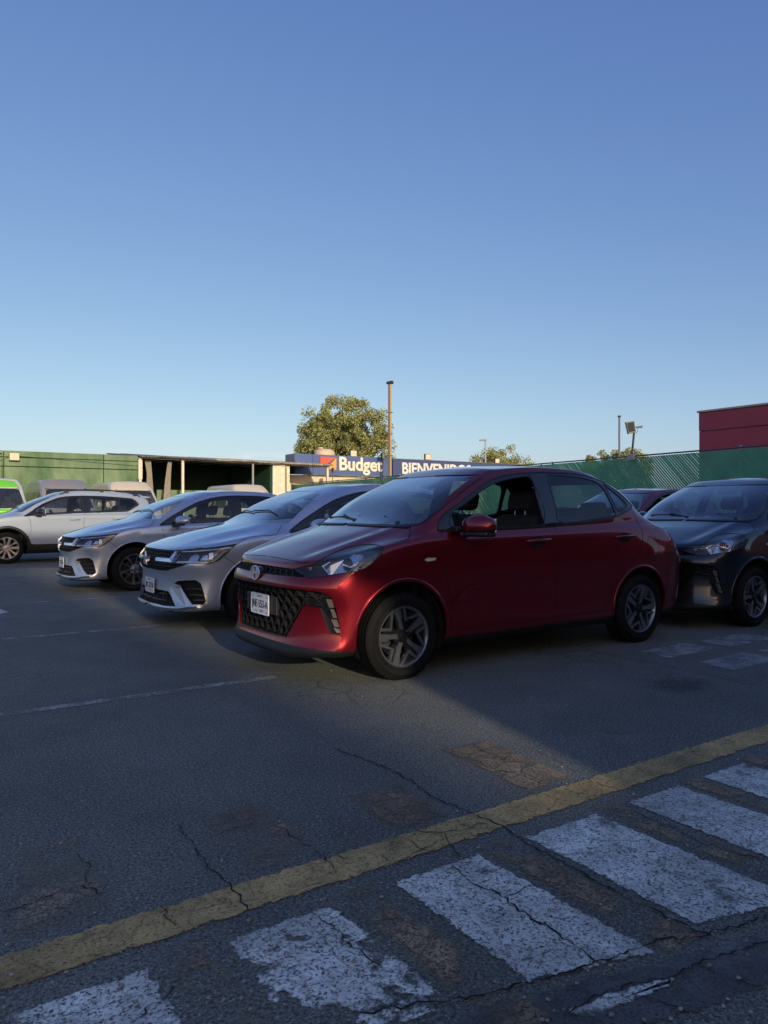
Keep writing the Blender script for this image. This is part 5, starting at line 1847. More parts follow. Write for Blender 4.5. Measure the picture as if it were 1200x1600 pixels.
sheet('old_paint_patch', [(-.62, -2.30), (-.35, -2.30), (-.38, -2.74), (-.66, -2.74)], .004, K_O2, .04)
sheet('old_paint_patch', [(-1.2, -2.2), (-.9, -2.2), (-.92, -2.74), (-1.22, -2.74)], .004, K_O, .04)
for P_, xa, xb in ((-.25, -2.6, .08), (2.46, -2.3, 1.0), (5.16, -1.9, 1.0), (7.86, -2.2, 3.0), (10.56, -2.5, 3.0)):
    sheet('bay_line', [(xa, P_ - .045), (xb, P_ - .05), (xb, P_ + .05), (xa, P_ + .045)], .004, K_LINE, .02)
sheet('arrow_mark', [PX(-60, 960), PX(-20, 945), PX(15, 957), PX(-10, 962), PX(-70, 964)], .004, K_W, .02)
# hatched area between the rear rows
sheet('yellow_line', [(2.58, -.75), (2.72, -.75), (2.72, -2.70), (2.56, -2.70)], .004, K_O, .03)
for k in range(4):
    yb = -1.08 - k * .52
    sheet('hatch_mark', [(2.95, yb), (3.60, yb + .03), (3.60, yb - .30), (2.90, yb - .32)], .004, K_HATCH, .04)
    sheet('hatch_mark', [(3.75, yb), (4.50, yb + .03), (4.50, yb - .30), (3.75, yb - .32)], .004, K_HATCH, .04)
sheet('oil_stain', [PX(1000, 1062), PX(1040, 1056), PX(1100, 1058), PX(1140, 1068), PX(1120, 1082), PX(1060, 1088), PX(1010, 1078)], .003, K_D, .14)
# open cracks traced on the asphalt: thin dark fissures
def fissure(bm, pts, w0=.008, jit=.009):
    P2 = [Vector(PX(*p)) for p in pts]
    fine = []
    for a, b in zip(P2, P2[1:]):
        n_ = max(2, int((b - a).length / .018))
        for k in range(n_):
            q = a.lerp(b, k / n_)
            fine.append(q + Vector((random.uniform(-jit, jit), random.uniform(-jit, jit))))
    fine.append(P2[-1])
    prev = None
    for i, p in enumerate(fine):
        t = (fine[min(i + 1, len(fine) - 1)] - fine[max(i - 1, 0)])
        if t.length < 1e-6: continue
        t.normalize()
        nn = Vector((-t.y, t.x)) * w0 * random.uniform(.1, .48) * (.3 if i in (0, len(fine) - 1) else 1)
        cur = (bm.verts.new((p.x + nn.x, p.y + nn.y, .0062)), bm.verts.new((p.x - nn.x, p.y - nn.y, .0062)))
        if prev: bm.faces.new((prev[0], prev[1], cur[1], cur[0]))
        prev = cur
bm = bmesh.new()
for pts, w_ in [
    ([(520, 1170), (560, 1185), (600, 1200), (640, 1221), (665, 1240), (700, 1258), (745, 1276), (775, 1290), (800, 1302), (818, 1315), (840, 1330), (880, 1350), (920, 1373), (960, 1397), (1010, 1421), (1050, 1440), (1090, 1459), (1118, 1470)], .010),
    ([(705, 1355), (720, 1368), (745, 1386), (790, 1407), (810, 1426), (850, 1450), (880, 1471), (910, 1486), (925, 1500), (940, 1512)], .009),
    ([(790, 1407), (815, 1395), (830, 1385)], .005),
    ([(636, 1311), (655, 1326), (672, 1333)], .006), ([(640, 1312), (655, 1301), (672, 1305), (695, 1303), (722, 1301), (745, 1290), (762, 1290)], .006), ([(695, 1303), (698, 1313), (712, 1330), (720, 1345)], .006),
    ([(915, 1219), (935, 1228), (968, 1236)], .006),
    ([(975, 1256), (1010, 1280), (1060, 1300), (1100, 1321), (1150, 1336), (1205, 1347)], .006),
    ([(560, 1592), (640, 1577), (740, 1562), (830, 1541), (925, 1513), (985, 1490), (1020, 1475), (1085, 1470), (1150, 1452), (1210, 1432)], .009),
    ([(880, 1590), (960, 1552), (1040, 1533), (1062, 1524), (1095, 1508), (1150, 1490), (1210, 1474)], .007),
    ([(275, 1290), (300, 1322), (325, 1356), (345, 1375), (365, 1395), (378, 1412), (386, 1425)], .007),
    ([(433, 1292), (465, 1315), (490, 1328), (508, 1346), (525, 1362)], .006), ([(325, 1312), (350, 1302), (368, 1296), (400, 1290)], .005),
    ([(508, 1346), (530, 1340), (548, 1345)], .005),
    ([(0, 1432), (40, 1420), (90, 1398), (130, 1386), (160, 1402)], .006), ([(130, 1386), (140, 1360), (118, 1335)], .005),
    ([(250, 1420), (262, 1440), (275, 1452)], .005), ([(590, 1340), (620, 1352), (700, 1310)], .004),
    ([(700, 1178), (740, 1190), (775, 1205), (812, 1212), (850, 1228)], .005), ([(735, 1162), (760, 1178), (800, 1190), (840, 1202)], .005), ([(775, 1205), (790, 1190), (800, 1176)], .004),
    ([(905, 1210), (870, 1190), (820, 1165)], .004), ([(200, 1602), (262, 1560), (282, 1530)], .005), ([(480, 1425), (520, 1452), (545, 1480), (600, 1520)], .005),
    ([(1000, 1560), (1060, 1580), (1120, 1600)], .005), ([(1090, 1508), (1130, 1530), (1200, 1550)], .005)]:
    fissure(bm, pts, w_)
tag(link('crack', bm, mat('crack shadow', (.006, .006, .006), 1.0)), kind='stuff')

# ---------------------------------------------------------------- far wall, shelter, signs
def wall_mat():
    m = bpy.data.materials.new('green limewash'); m.use_nodes = True
    n = m.node_tree; b = n.nodes['Principled BSDF']
    g = n.nodes.new('ShaderNodeNewGeometry'); pos = g.outputs['Position']
    mp_ = n.nodes.new('ShaderNodeMapping'); mp_.inputs['Scale'].default_value = (1, 1, .45); n.links.new(pos, mp_.inputs[0])
    a = NZ(n, mp_.outputs[0], .9, 6, .6); c = NZ(n, mp_.outputs[0], 3.5, 6, .65)
    rp = n.nodes.new('ShaderNodeValToRGB')
    rp.color_ramp.elements[0].position = .38; rp.color_ramp.elements[0].color = (.07, .14, .07, 1)
    rp.color_ramp.elements[1].position = .62; rp.color_ramp.elements[1].color = (.19, .27, .16, 1)
    n.links.new(M1(n, 'ADD', M1(n, 'MULTIPLY', a, .7), M1(n, 'MULTIPLY', c, .3)), rp.inputs[0])
    n.links.new(rp.outputs[0], b.inputs['Base Color']); b.inputs['Roughness'].default_value = .9
    return m
WP = 33.0
WX0, WX1 = -12.0, Rof(216, WP)
GW = empty('perimeter_wall', (0, WP, 0))
tag(GW, 'long green limewashed block wall behind the parked vans at far left', 'wall')
MW = wall_mat(); MWD = mat('wall joint', (.02, .05, .025), .95)
ZT = zat(0, 703.5, WP); Z1 = zat(0, 713, WP); Z2 = zat(0, 727.5, WP)
for nm, a, b, dy in (('wall_panel', 0, Z2 - .04, 0), ('bond_beam', Z2, Z1 - .04, -.03), ('wall_coping', Z1, ZT, 0)):
    xs = [WX0, Rof(6, WP), Rof(162, WP), WX1]
    for xa, xb in zip(xs, xs[1:]):
        bm = bmesh.new()
        box(bm, xa + .02, xb - .02, dy, .25, a, b, .01)
        link(nm, bm, MW, GW)
bm = bmesh.new()
box(bm, WX0, WX1, .06, .20, 0, ZT - .04, 0)
link('wall_core', bm, MWD, GW)
bm = bmesh.new()
tube(bm, [(WX0, -.02, Z1 + .1), (Rof(3, WP), -.02, Z1 + .12), (Rof(4, WP), -.02, 1.2)], .025, 6)
tube(bm, [(Rof(-20, WP), -.03, Z2 - .1), (Rof(18, WP), -.03, Z1 + .05), (Rof(120, WP), -.03, Z1 - .1), (WX1, -.03, Z1 - .25)], .012, 5)
tube(bm, [(Rof(25, WP), -.03, Z1), (Rof(25, WP), -.03, Z2 + .1)], .012, 5)
link('cable', bm, M_BLACK, GW)
M_CREAM = mat('cream lamp face', (.58, .55, .42), .6)
fl = empty('floodlight', (Rof(22, WP), WP - .1, zat(22, 714, WP)))
tag(fl, 'square pale floodlight fixed high on the green wall', 'floodlight')
bm = bmesh.new(); box(bm, -.20, .20, -.10, .0, -.16, .17, .01); link('lamp_face', bm, M_CREAM, fl)
bm = bmesh.new(); box(bm, -.22, .22, -.06, .10, -.20, -.165, .005); box(bm, -.02, .02, 0, .1, -.1, .1, .005); link('lamp_bracket', bm, M_BLACK, fl)

M_POST = mat('cream painted steel', (.62, .58, .46), .55, noise=.1)
M_ROOF = mat('rusted sheet roof', (.50, .43, .33), .6, .2, noise=.4, nscale=3)
M_ROOFPALE = mat('pale sheet metal', (.72, .67, .53), .5, .1, noise=.15, nscale=4)
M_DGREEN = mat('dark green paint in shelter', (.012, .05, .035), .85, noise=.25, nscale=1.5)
SH = empty('shelter', (0, WP, 0))
tag(SH, 'open-fronted shed with rusty corrugated roof and dark green back wall', 'shelter')
sx0 = Rof(217, WP); sx1 = Rof(512, WP)
zl, zr_ = zat(217, 713.5, WP), zat(512, 727.5, WP)
def roofz(x): return zl + (zr_ - zl) * (x - sx0) / (sx1 - sx0)
# corrugated sheets, each a piece
nsh = 14
for k in range(nsh):
    bm = bmesh.new()
    xa = sx0 + (sx1 - sx0 + .2) * k / nsh - .05; xb = sx0 + (sx1 - sx0 + .2) * (k + 1) / nsh - .0
    nn = 24
    lift = random.uniform(0, .03)
    for y_a, y_b, dz in ((-.45, 6.5, 0),):
        prev = None
        for i in range(nn + 1):
            x = xa + (xb - xa) * i / nn
            c = .035 * math.sin(i * math.pi / 2)
            cur = [bm.verts.new((x, y_a + random.uniform(-.01, .01), roofz(x) + c + lift)), bm.verts.new((x, y_b, roofz(x) + c + .55 + lift)),
                   bm.verts.new((x, y_b, roofz(x) + c + .55 + lift - .012)), bm.verts.new((x, y_a, roofz(x) + c + lift - .03))]
            if prev:
                for q in range(4): bm.faces.new((prev[q], prev[(q + 1) % 4], cur[(q + 1) % 4], cur[q]))
            prev = cur
    link('roof_sheet', bm, M_ROOF if k > 4 else mat('grey sheet roof', (.2, .19, .18), .6, .4, noise=.3, nscale=3), SH)
for k, u in enumerate((219, 285.5, 395, 511.5)):
    bm = bmesh.new()
    x = Rof(u, WP)
    wd = .065 if u != 395 else .045
    box(bm, x - wd, x + wd, -.06, .06, 0, roofz(x) - .03, .01)
    if k == 0: box(bm, x - .10, x + .10, -.08, .08, roofz(x) - 1.15, roofz(x) - .15, .02)
    link('post', bm, M_POST if u != 395 else mat('grey post', (.3, .31, .32), .6), SH)
bm = bmesh.new()
prev = None
for a_ in range(2):
    pass
for xa, xb in ((sx0, Rof(285, WP)), (Rof(285, WP), sx1)):
    tube(bm, [(xa, 0, roofz(xa) - .06), (xb, 0, roofz(xb) - .06)], .035, 6)
for k in range(9):
    x = sx0 + (sx1 - sx0) * k / 8
    tube(bm, [(x, 0, roofz(x) - .07), (x, 6.4, roofz(x) + .16)], .03, 5)
link('roof_frame', bm, M_POST, SH)
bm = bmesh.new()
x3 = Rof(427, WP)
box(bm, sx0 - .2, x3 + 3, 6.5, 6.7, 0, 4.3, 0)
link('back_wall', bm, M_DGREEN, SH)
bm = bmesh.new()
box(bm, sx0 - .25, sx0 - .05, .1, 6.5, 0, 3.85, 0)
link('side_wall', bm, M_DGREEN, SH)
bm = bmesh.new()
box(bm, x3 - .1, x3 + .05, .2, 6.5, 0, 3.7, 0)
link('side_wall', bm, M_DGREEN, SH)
bm = bmesh.new()
box(bm, sx0 + 1.4, x3 - .2, 1.6, 1.75, 0, zat(300, 766, WP + 1.6), .01)
link('low_wall', bm, MW, SH)
# cream sheets closing the end bay
for k in range(4):
    xa = Rof(427 + k * 6.5, WP); xb = Rof(427 + (k + 1) * 6.5, WP)
    bm = bmesh.new()
    nn = 10; prev = None
    for i in range(nn + 1):
        x = xa + (xb - xa) * i / nn + .005
        c = .02 * math.sin(i * math.pi / 2)
        zt = roofz(x) - .12 - random.uniform(0, .02)
        cur = [bm.verts.new((x, .05 + c, 0)), bm.verts.new((x, .05 + c, zt)), bm.verts.new((x, .07 + c, zt)), bm.verts.new((x, .07 + c, 0))]
        if prev:
            for q in range(4): bm.faces.new((prev[q], prev[(q + 1) % 4], cur[(q + 1) % 4], cur[q]))
        prev = cur
    link('wall_sheet', bm, M_ROOFPALE, SH)
bm = bmesh.new()
tube(bm, [(Rof(447, WP), .0, roofz(x3) - .2), (Rof(447, WP), .0, 2.2), (Rof(452, WP), .0, 2.0)], .03, 6)
link('drain_pipe', bm, M_BLACK, SH)
bm = bmesh.new()
x = Rof(245, WP); box(bm, x - .18, x + .18, 3.0, 3.1, roofz(x) - .75, roofz(x) - .45, .01)
tag(link('shed_lamp', bm, mat('dull grey lamp', (.25, .25, .25), .6)), 'small grey lamp box hung under the shed roof', 'lamp')
bpy.data.objects['shed_lamp'].location = (0, WP, 0)
# tied-back curtains
def curtain(u_top, u_bot0, u_bot1, zt_drop, label, knot):
    bm = bmesh.new()
    n_ = 22
    prev = None
    z_top = roofz(Rof(u_top, WP)) - zt_drop
    for j in range(15):
        t = j / 14
        z = z_top * (1 - t) + .4 * t
        c0 = Rof(u_top - 3, WP) + (Rof(u_bot0, WP) - Rof(u_top - 3, WP)) * t ** .8
        c1 = Rof(u_top + 3, WP) + (Rof(u_bot1, WP) - Rof(u_top + 3, WP)) * t ** .8
        if knot and j < 3: c0 -= .12 * (3 - j) / 3
        ring = []
        for i in range(n_):
            s = i / (n_ - 1)
            ring.append(bm.verts.new((c0 + (c1 - c0) * s, .35 + .07 * math.sin(i * 1.9 + t * 2) * (.4 + t), z)))
        if prev:
            for i in range(n_ - 1): bm.faces.new((prev[i], prev[i + 1], ring[i + 1], ring[i]))
        prev = ring
    o = link('curtain', bm, mat('beige canvas', (.27, .245, .21), .9, noise=.15), None, True)
    o.location = (0, WP, 0)
    sm = o.modifiers.new('thickness', 'SOLIDIFY'); sm.thickness = .01
    tag(o, label, 'curtain', 'curtains gathered in the shed')
curtain(236, 232, 246, .1, 'beige curtain bunched at its top, left one in the dark shed', True)
curtain(269, 255, 268, .15, 'beige curtain hanging straight beside the cream shed post', False)

# sign boards
SP = 36.0
M_BLUE = mat('sign blue', (.065, .11, .27), .55, noise=.06)
M_DBLUE = mat('sign navy', (.04, .065, .17), .55, noise=.06)
M_OFFW = mat('letter cream', (.70, .67, .54), .5)
M_CWALL = mat('cream render', (.60, .55, .40), .8, noise=.08)
M_GREYM = mat('grey sheet edge', (.16, .18, .22), .5, .3)
def facing(x, z): return Matrix.Translation((x, 0, z)) @ Matrix(((1, 0, 0, 0), (0, 0, -1, 0), (0, 1, 0, 0), (0, 0, 0, 1)))
B1 = empty('sign_board', (0, SP, 0))
tag(B1, 'blue box sign with cream lettering and an orange arrow mark, behind the shed', 'sign')
bx0, bx1 = Rof(461, SP), Rof(607, SP)
zt, zb = zat(461, 708.5, SP), zat(461, 740, SP)
sp = [bx0, Rof(489, SP), bx1]
for xa, xb in zip(sp, sp[1:]):
    bm = bmesh.new(); box(bm, xa + .01, xb - .01, 0, .9, zb, zt, .01); link('sign_panel', bm, M_BLUE, B1)
bm = bmesh.new(); box(bm, bx0 - .02, bx0 + .0, .02, 1.3, zb, zt, .005)
box(bm, bx0 - .02, bx1, -.03, .0, zb - .05, zb, .005); link('sign_edge', bm, M_GREYM, B1)
bm = bmesh.new()
xl, xr2 = Rof(500, SP), Rof(525, SP)
zc0, zc1 = zat(500, 732.5, SP), zat(512, 714, SP)
o_ = lambda p, t: Vector((p[0], -.02 - t, p[1]))
prism(bm, [(xl, zc0), (xl, zc1), (xr2, zc1)], .03, o_)
link('logo_triangle', bm, mat('coral red', (.55, .10, .05), .5), B1)
bm = bmesh.new()
prism(bm, [(xr2, zc1 - .04), (xr2, zc0 - .02), (xl + (xr2 - xl) * .55, zc0 - .02), (xl + (xr2 - xl) * .55 + .05, zc0 + .25)], .03, o_)
link('logo_triangle', bm, mat('amber', (.75, .33, .05), .5), B1)
wtxt = Rof(596.5, SP) - Rof(529, SP)
me = text_mesh('Budget', 1.0, M_OFFW, 'lettering', .03, .028, 1, 'LEFT')
w0 = max(v.co.x for v in me.vertices) - min(v.co.x for v in me.vertices)
sc_ = wtxt / w0
me.transform(facing(Rof(529, SP) - .03, zat(560, 727, SP) + .02) @ Matrix.Translation((0, 0, .03)) @ Matrix.Diagonal((sc_, sc_ * 1.0, 1, 1)))
o = bpy.data.objects.new('lettering', me); COL.objects.link(o); o.parent = B1
BWALL = empty('rendered_wall', (0, SP + .3, 0))
tag(BWALL, 'low cream rendered wall under the blue box sign', 'wall')
for xa, xb in ((bx0 - .3, Rof(486, SP)), (Rof(486, SP), bx1 + .2), (bx1 + .2, Rof(760, SP))):
    bm = bmesh.new(); box(bm, xa + .015, xb - .015, 0, .3, 0, zb - .06, .01); link('wall_panel', bm, M_CWALL, BWALL)
B2 = empty('sign_board', (0, SP, 0))
tag(B2, 'long navy fascia sign reading a welcome in Spanish, right of the tall pole', 'sign')
cx0, cx1 = Rof(614, SP), Rof(815, SP)
bm = bmesh.new(); box(bm, cx0, cx1, 0, .8, zat(614, 745, SP), zat(614, 717.3, SP), .01); link('sign_panel', bm, M_DBLUE, B2)
bm = bmesh.new(); box(bm, cx0 - .1, cx1 + .1, -.05, .9, zat(614, 717.3, SP), zat(614, 717.3, SP) + .05, .005); link('sign_edge', bm, M_GREYM, B2)
me = text_mesh('BIENVENIDOS', 1.0, mat('letter white', (.64, .64, .62), .5), 'lettering', .03, .03, 1, 'LEFT')
w0 = max(v.co.x for v in me.vertices); h0 = max(v.co.y for v in me.vertices) - min(v.co.y for v in me.vertices)
hh_ = zat(628, 722.5, SP) - zat(628, 741, SP)
me.transform(facing(Rof(627, SP), zat(628, 732.5, SP)) @ Matrix.Translation((0, 0, .03)) @ Matrix.Diagonal((hh_ / h0 * .93, hh_ / h0, 1, 1)))
o = bpy.data.objects.new('lettering', me); COL.objects.link(o); o.parent = B2
# boxes of light on top of the signs
def flood(u, v, P, w_, h_, label, lit=True, yaw=0.0, stem=.25):
    e = empty('floodlight', (Rof(u, P), P, zat(u, v, P)), yaw)
    tag(e, label, 'floodlight', 'floodlights along the signs')
    bm = bmesh.new(); box(bm, -w_ / 2, w_ / 2, 0, .14, -h_ / 2, h_ / 2, .015); link('lamp_body', bm, M_BLACK, e)
    bm = bmesh.new(); box(bm, -w_ / 2 + .03, w_ / 2 - .03, -.02, .0, -h_ / 2 + .03, h_ / 2 - .03, .004); link('lamp_face', bm, M_CREAM if lit else mat('dull lens', (.30, .33, .32), .3, coat=.5), e)
    bm = bmesh.new(); tube(bm, [(0, .08, -h_ / 2), (0, .12, -h_ / 2 - stem)], .02, 6); link('lamp_bracket', bm, M_BLACK, e)
flood(552.5, 708.5, SP + .2, .50, .42, 'pale square floodlight standing on top of the blue box sign')
flood(599.5, 713, SP - .6, .36, .44, 'dark tilted floodlight at the right end of the blue box sign', False, .5, .08)
flood(522, 734.5, SP - 2.0, .36, .26, 'small black floodlight on a stalk in front of the blue box sign', False, .9, .7)
flood(669, 714, SP + .1, .52, .42, 'pale framed floodlight on top of the navy sign, left of the street lamp')
flood(777, 720, SP + .1, .46, .36, 'pale framed floodlight on top of the navy sign, right of the street lamp')
# water tank behind the sign
wt = empty('water_tank', (Rof(507, SP + 3), SP + 3, 0))
tag(wt, 'beige rooftop water tank peeping over the blue box sign', 'water tank')
bm = bmesh.new()
zt_ = zat(507, 701.5, SP + 3)
lathe(bm, [(.62, zt_ - 1.5), (.64, zt_ - .3), (.58, zt_ - .12), (.4, zt_ - .03), (.22, zt_), (.001, zt_)], 28, (0, 0, 0))
for v in bm.verts: v.co = Vector((v.co.x * 1.1, v.co.z * 1.1, -v.co.y))
bmesh.ops.recalc_face_normals(bm, faces=bm.faces[:])
link('tank', bm, mat('beige plastic', (.55, .45, .33), .6), wt, True)
bm = bmesh.new()
bmesh.ops.create_cone(bm, segments=20, radius1=.2, radius2=.18, depth=.08, cap_ends=True)
for v in bm.verts: v.co.z += zt_ + .04; v.co.x -= .3
link('tank_lid', bm, mat('beige plastic', (.55, .45, .33), .6), wt)
bm = bmesh.new()
box(bm, -.75, .75, -.7, .7, 0, zt_ - 1.5, 0)
link('tank_base', bm, M_CWALL, wt)
# tall twin pipe pole
pp = empty('mast', (Rof(609, 34.6), 34.6, 0))
tag(pp, 'tall twin-pipe mast, one pipe brown and one ochre, between the two signs', 'mast')
zp = zat(609, 600.5, 34.6)
bm = bmesh.new(); tube(bm, [(-.07, 0, 0), (-.07, 0, zp)], .05, 10); link('pipe', bm, mat('brown pipe', (.14, .10, .08), .6), pp)
bm = bmesh.new(); tube(bm, [(.07, 0, 0), (.07, 0, zp)], .065, 10); link('pipe', bm, mat('ochre pipe', (.38, .27, .14), .5), pp)
bm = bmesh.new(); box(bm, -.19, .0, -.12, .12, zp, zp + .16, .01); box(bm, .02, .22, -.12, .12, zp + .03, zp + .22, .01); link('mast_cap', bm, M_BLACK, pp)
bm = bmesh.new()
for zz_ in (3.2, 4.6, 6.0, 7.4):
    box(bm, -.18, .20, -.11, .11, zz_, zz_ + .05, .005)
    link('mast_clamp', bm, M_GREYM, pp); bm = bmesh.new()
tube(bm, [(.2, .1, zat(612, 678, 34.6)), (.45, .1, zat(617, 688, 34.6)), (.5, .1, zat(620, 715, 34.6))], .012, 5)
link('cable', bm, M_GREYM, pp)

# ---------------------------------------------------------------- slatted chain-link fence
F0 = Vector((17.2, 33.0)); F1 = Vector((12.6, -8.0))
fa = Vector((Rof(870, 0), 0))
def ray_pt(u, Y): return Vector((CX + Y * (CA + (u - 600) / FPX * SA), CY + Y * (SA - (u - 600) / FPX * CA)))
A_, B_ = ray_pt(460, 42.3), ray_pt(1200, 16.35)
d_ = (B_ - A_).normalized()
F0 = A_ - d_ * .5; F1 = B_ + d_ * 9
FL = (F1 - F0).length
FZ = 2.60
FE = empty('slatted_fence', (F0.x, F0.y, 0), math.atan2(d_.y, d_.x))
tag(FE, 'green slatted chain-link fence running from the signs to the right edge', 'fence')
M_SLAT = mat('green plastic slat', (.07, .37, .20), .45, noise=.25, nscale=2)
M_WIRE = mat('green coated wire', (.13, .36, .23), .5)
def along(u):
    t = (u - 600) / FPX
    dx, dy = CA + t * SA, SA - t * CA
    det = d_.x * -dy - d_.y * -dx
    return ((CX - F0.x) * -dy - (CY - F0.y) * -dx) / det
SA_, SB_ = along(1048), along(1092)
bm = bmesh.new()
sp_ = .085
k = 0
zlo, zhi = .12, FZ - .06
L = zhi - zlo
nsl = int((FL + L) / sp_)
for k in range(nsl):
    x0_ = -L + k * sp_
    pass
    hw_ = random.uniform(.036, .0395)
    if SA_ < x0_ + L * .5 < SB_: hw_ = .033
    # slat leans back: top at x0_, bottom at x0_ + L
    p = [(x0_ - hw_, zhi), (x0_ + hw_, zhi), (x0_ + L + hw_, zlo), (x0_ + L - hw_, zlo)]
    def clipx(pl):
        outp = []
        for lim, sg in ((0, 1), (FL, -1)):
            outp = []
            for i in range(len(pl)):
                a, b = pl[i], pl[(i + 1) % len(pl)]
                ia, ib = (a[0] - lim) * sg >= 0, (b[0] - lim) * sg >= 0
                if ia: outp.append(a)
                if ia != ib:
                    t = (lim - a[0]) / (b[0] - a[0]); outp.append((lim, a[1] + (b[1] - a[1]) * t))
            pl = outp
            if not pl: return pl
        return pl
    q = clipx(p)
    if len(q) > 2:
        yy = random.uniform(-.004, .004)
        bm.faces.new([bm.verts.new((x, yy - .002, z)) for x, z in q])
        bm.faces.new([bm.verts.new((x, yy + .002, z)) for x, z in q][::-1])
tag(link('slat', bm, M_SLAT, FE), kind='stuff')
bm = bmesh.new()
for k in range(int((FL + L) / sp_)):
    xa = -L + k * sp_
    for (p, q) in (((xa, zlo), (xa + L, zhi)), ((xa, zhi), (xa + L, zlo))):
        x0c, z0c = p; x1c, z1c = q
        if x1c < 0 or x0c > FL: continue
        if x0c < 0: t = (0 - x0c) / (x1c - x0c); z0c += (z1c - z0c) * t; x0c = 0
        if x1c > FL: t = (FL - x0c) / (x1c - x0c); z1c = z0c + (z1c - z0c) * t; x1c = FL
        r_ = .0065
        yo = -.009
        bm.faces.new([bm.verts.new((a, yo, b)) for a, b in ((x0c, z0c - r_), (x1c, z1c - r_), (x1c, z1c + r_), (x0c, z0c + r_))])
tag(link('wire', bm, M_WIRE, FE), kind='stuff')
bm = bmesh.new(); tube(bm, [(0, 0, FZ - .02), (FL, 0, FZ - .02)], .020, 8); link('top_rail', bm, mat('weathered rail', (.09, .09, .085), .7), FE)
npst = int(FL / 3)
for k in range(npst + 1):
    bm = bmesh.new(); tube(bm, [(FL * k / npst, .03, 0), (FL * k / npst, .03, FZ + .03)], .035, 8); link('post', bm, mat('galvanised steel', (.28, .30, .31), .45, .6), FE)

def on_fence(u):
    """distance along the fence seen at column u"""
    t = (u - 600) / FPX
    dirx, diry = CA + t * SA, SA - t * CA
    # solve F0 + d*s = C + dir*Y
    det = d_.x * -diry - d_.y * -dirx
    rx, ry = CX - F0.x, CY - F0.y
    s_ = (rx * -diry - ry * -dirx) / det
    return F0 + d_ * s_, ((F0 + d_ * s_) - Vector((CX, CY))).dot(Vector((CA, SA)))
q, Yq = on_fence(987)
cb = empty('floodlight', (q.x, q.y, 0))
tag(cb, 'black floodlight with a small camera on a leaning pole above the green fence', 'floodlight')
bz = lambda v: CAMH + (HZ - v) / FPX * Yq
mpx = Yq / FPX
bm = bmesh.new(); box(bm, -.10, .10, -.12, .08, bz(719), bz(709.5), .01); link('post_cap', bm, mat('grey block', (.4, .41, .42), .8), cb)
bm = bmesh.new(); tube(bm, [(0, 0, bz(712)), (.03 * SA, -.03 * CA, bz(695)), (.06 * SA, -.06 * CA, bz(676))], .028, 8); link('pole', bm, M_BLACK, cb)
U = Vector((SA, -CA)) * mpx
def uvbox(bm, u0, u1, v0, v1, dep=.1, sk=0.0):
    a = Vector((U.x, U.y))
    f_ = Vector((CA, SA)) * dep
    pts = [(u0, v0), (u1, v0 + sk), (u1, v1 + sk), (u0, v1)]
    prism(bm, pts, dep, lambda p, t: Vector((a.x * (p[0] - 987) + CA * t, a.y * (p[0] - 987) + SA * t, bz(p[1]))))
bm = bmesh.new()
a = Vector((U.x, U.y))
def cbp(p, t): return Vector((a.x * (p[0] - 987) + CA * t, a.y * (p[0] - 987) + SA * t, bz(p[1])))
prism(bm, [(978.3, 659.5), (990.7, 657.6), (993.8, 675.5), (982.3, 677.8)], .12, cbp)
link('lamp_body', bm, M_BLACK, cb)
bm = bmesh.new(); prism(bm, [(980, 661), (989.8, 659.5), (992, 673.4), (982.8, 675)], -.01, cbp); link('lamp_face', bm, mat('frosted lens', (.05, .06, .056), .9, spec=.08), cb)
bm = bmesh.new(); prism(bm, [(994, 666.5), (1003.8, 664.8), (1003.8, 668.4), (999, 668.6), (994.5, 668.8)], .06, cbp); tube(bm, [cbp((997, 668.8), .03), cbp((996.5, 674), .03), cbp((994, 677), .03)], .006, 5); link('camera_head', bm, mat('pale grey plastic', (.16, .16, .155), .9, spec=.1), cb)
q2, Y2 = on_fence(967.5)
q2 = ray_pt(967.5, Y2 + 1.5)
pl_ = empty('thin_pole', (q2.x, q2.y, 0))
tag(pl_, 'thin bare pole standing behind the green fence, left of its floodlight', 'pole')
zz_ = CAMH + (HZ - 650.5) / FPX * (Y2 + 1.5)
bm = bmesh.new(); tube(bm, [(0, 0, 0), (0, 0, zz_)], .028, 8); link('pipe', bm, mat('grey brown pipe', (.16, .13, .13), .6), pl_)
bm = bmesh.new(); tube(bm, [(0, 0, zz_ - .03), (0, 0, zz_ + .02)], .045, 8); link('pole_cap', bm, M_BLACK, pl_)

# maroon building beyond the fence
MP0 = 9.44; MX = 20.0
mb = empty('building', (MX, MP0, 0))
tag(mb, 'maroon flat-roofed building panelled in large sheets beyond the right fence', 'building')
M_MAR = mat('maroon cladding', (.17, .022, .05), .6, noise=.06, nscale=1)
zt_ = CAMH + 150 / FPX * 24.3
for k in range(5):
    ya, yb = -4.0 * (k) if k else 0, -4.0 * (k + 1)
    bm = bmesh.new(); box(bm, 0, .12, yb + .012, ya - .012, 0, zt_ - .62, .004); link('cladding_panel', bm, M_MAR, mb)
    bm = bmesh.new(); box(bm, -.02, .12, yb + .012, ya - .012, zt_ - .61, zt_, .004); link('parapet_panel', bm, M_MAR, mb)
bm = bmesh.new(); box(bm, .13, 12, -20, 0, 0, zt_ - .03, 0); link('wall', bm, M_MAR, mb)
bm = bmesh.new(); box(bm, -.05, 12.05, -20.05, .05, zt_ + .002, zt_ + .06, .005); link('coping', bm, mat('grey coping', (.25, .23, .24), .6), mb)

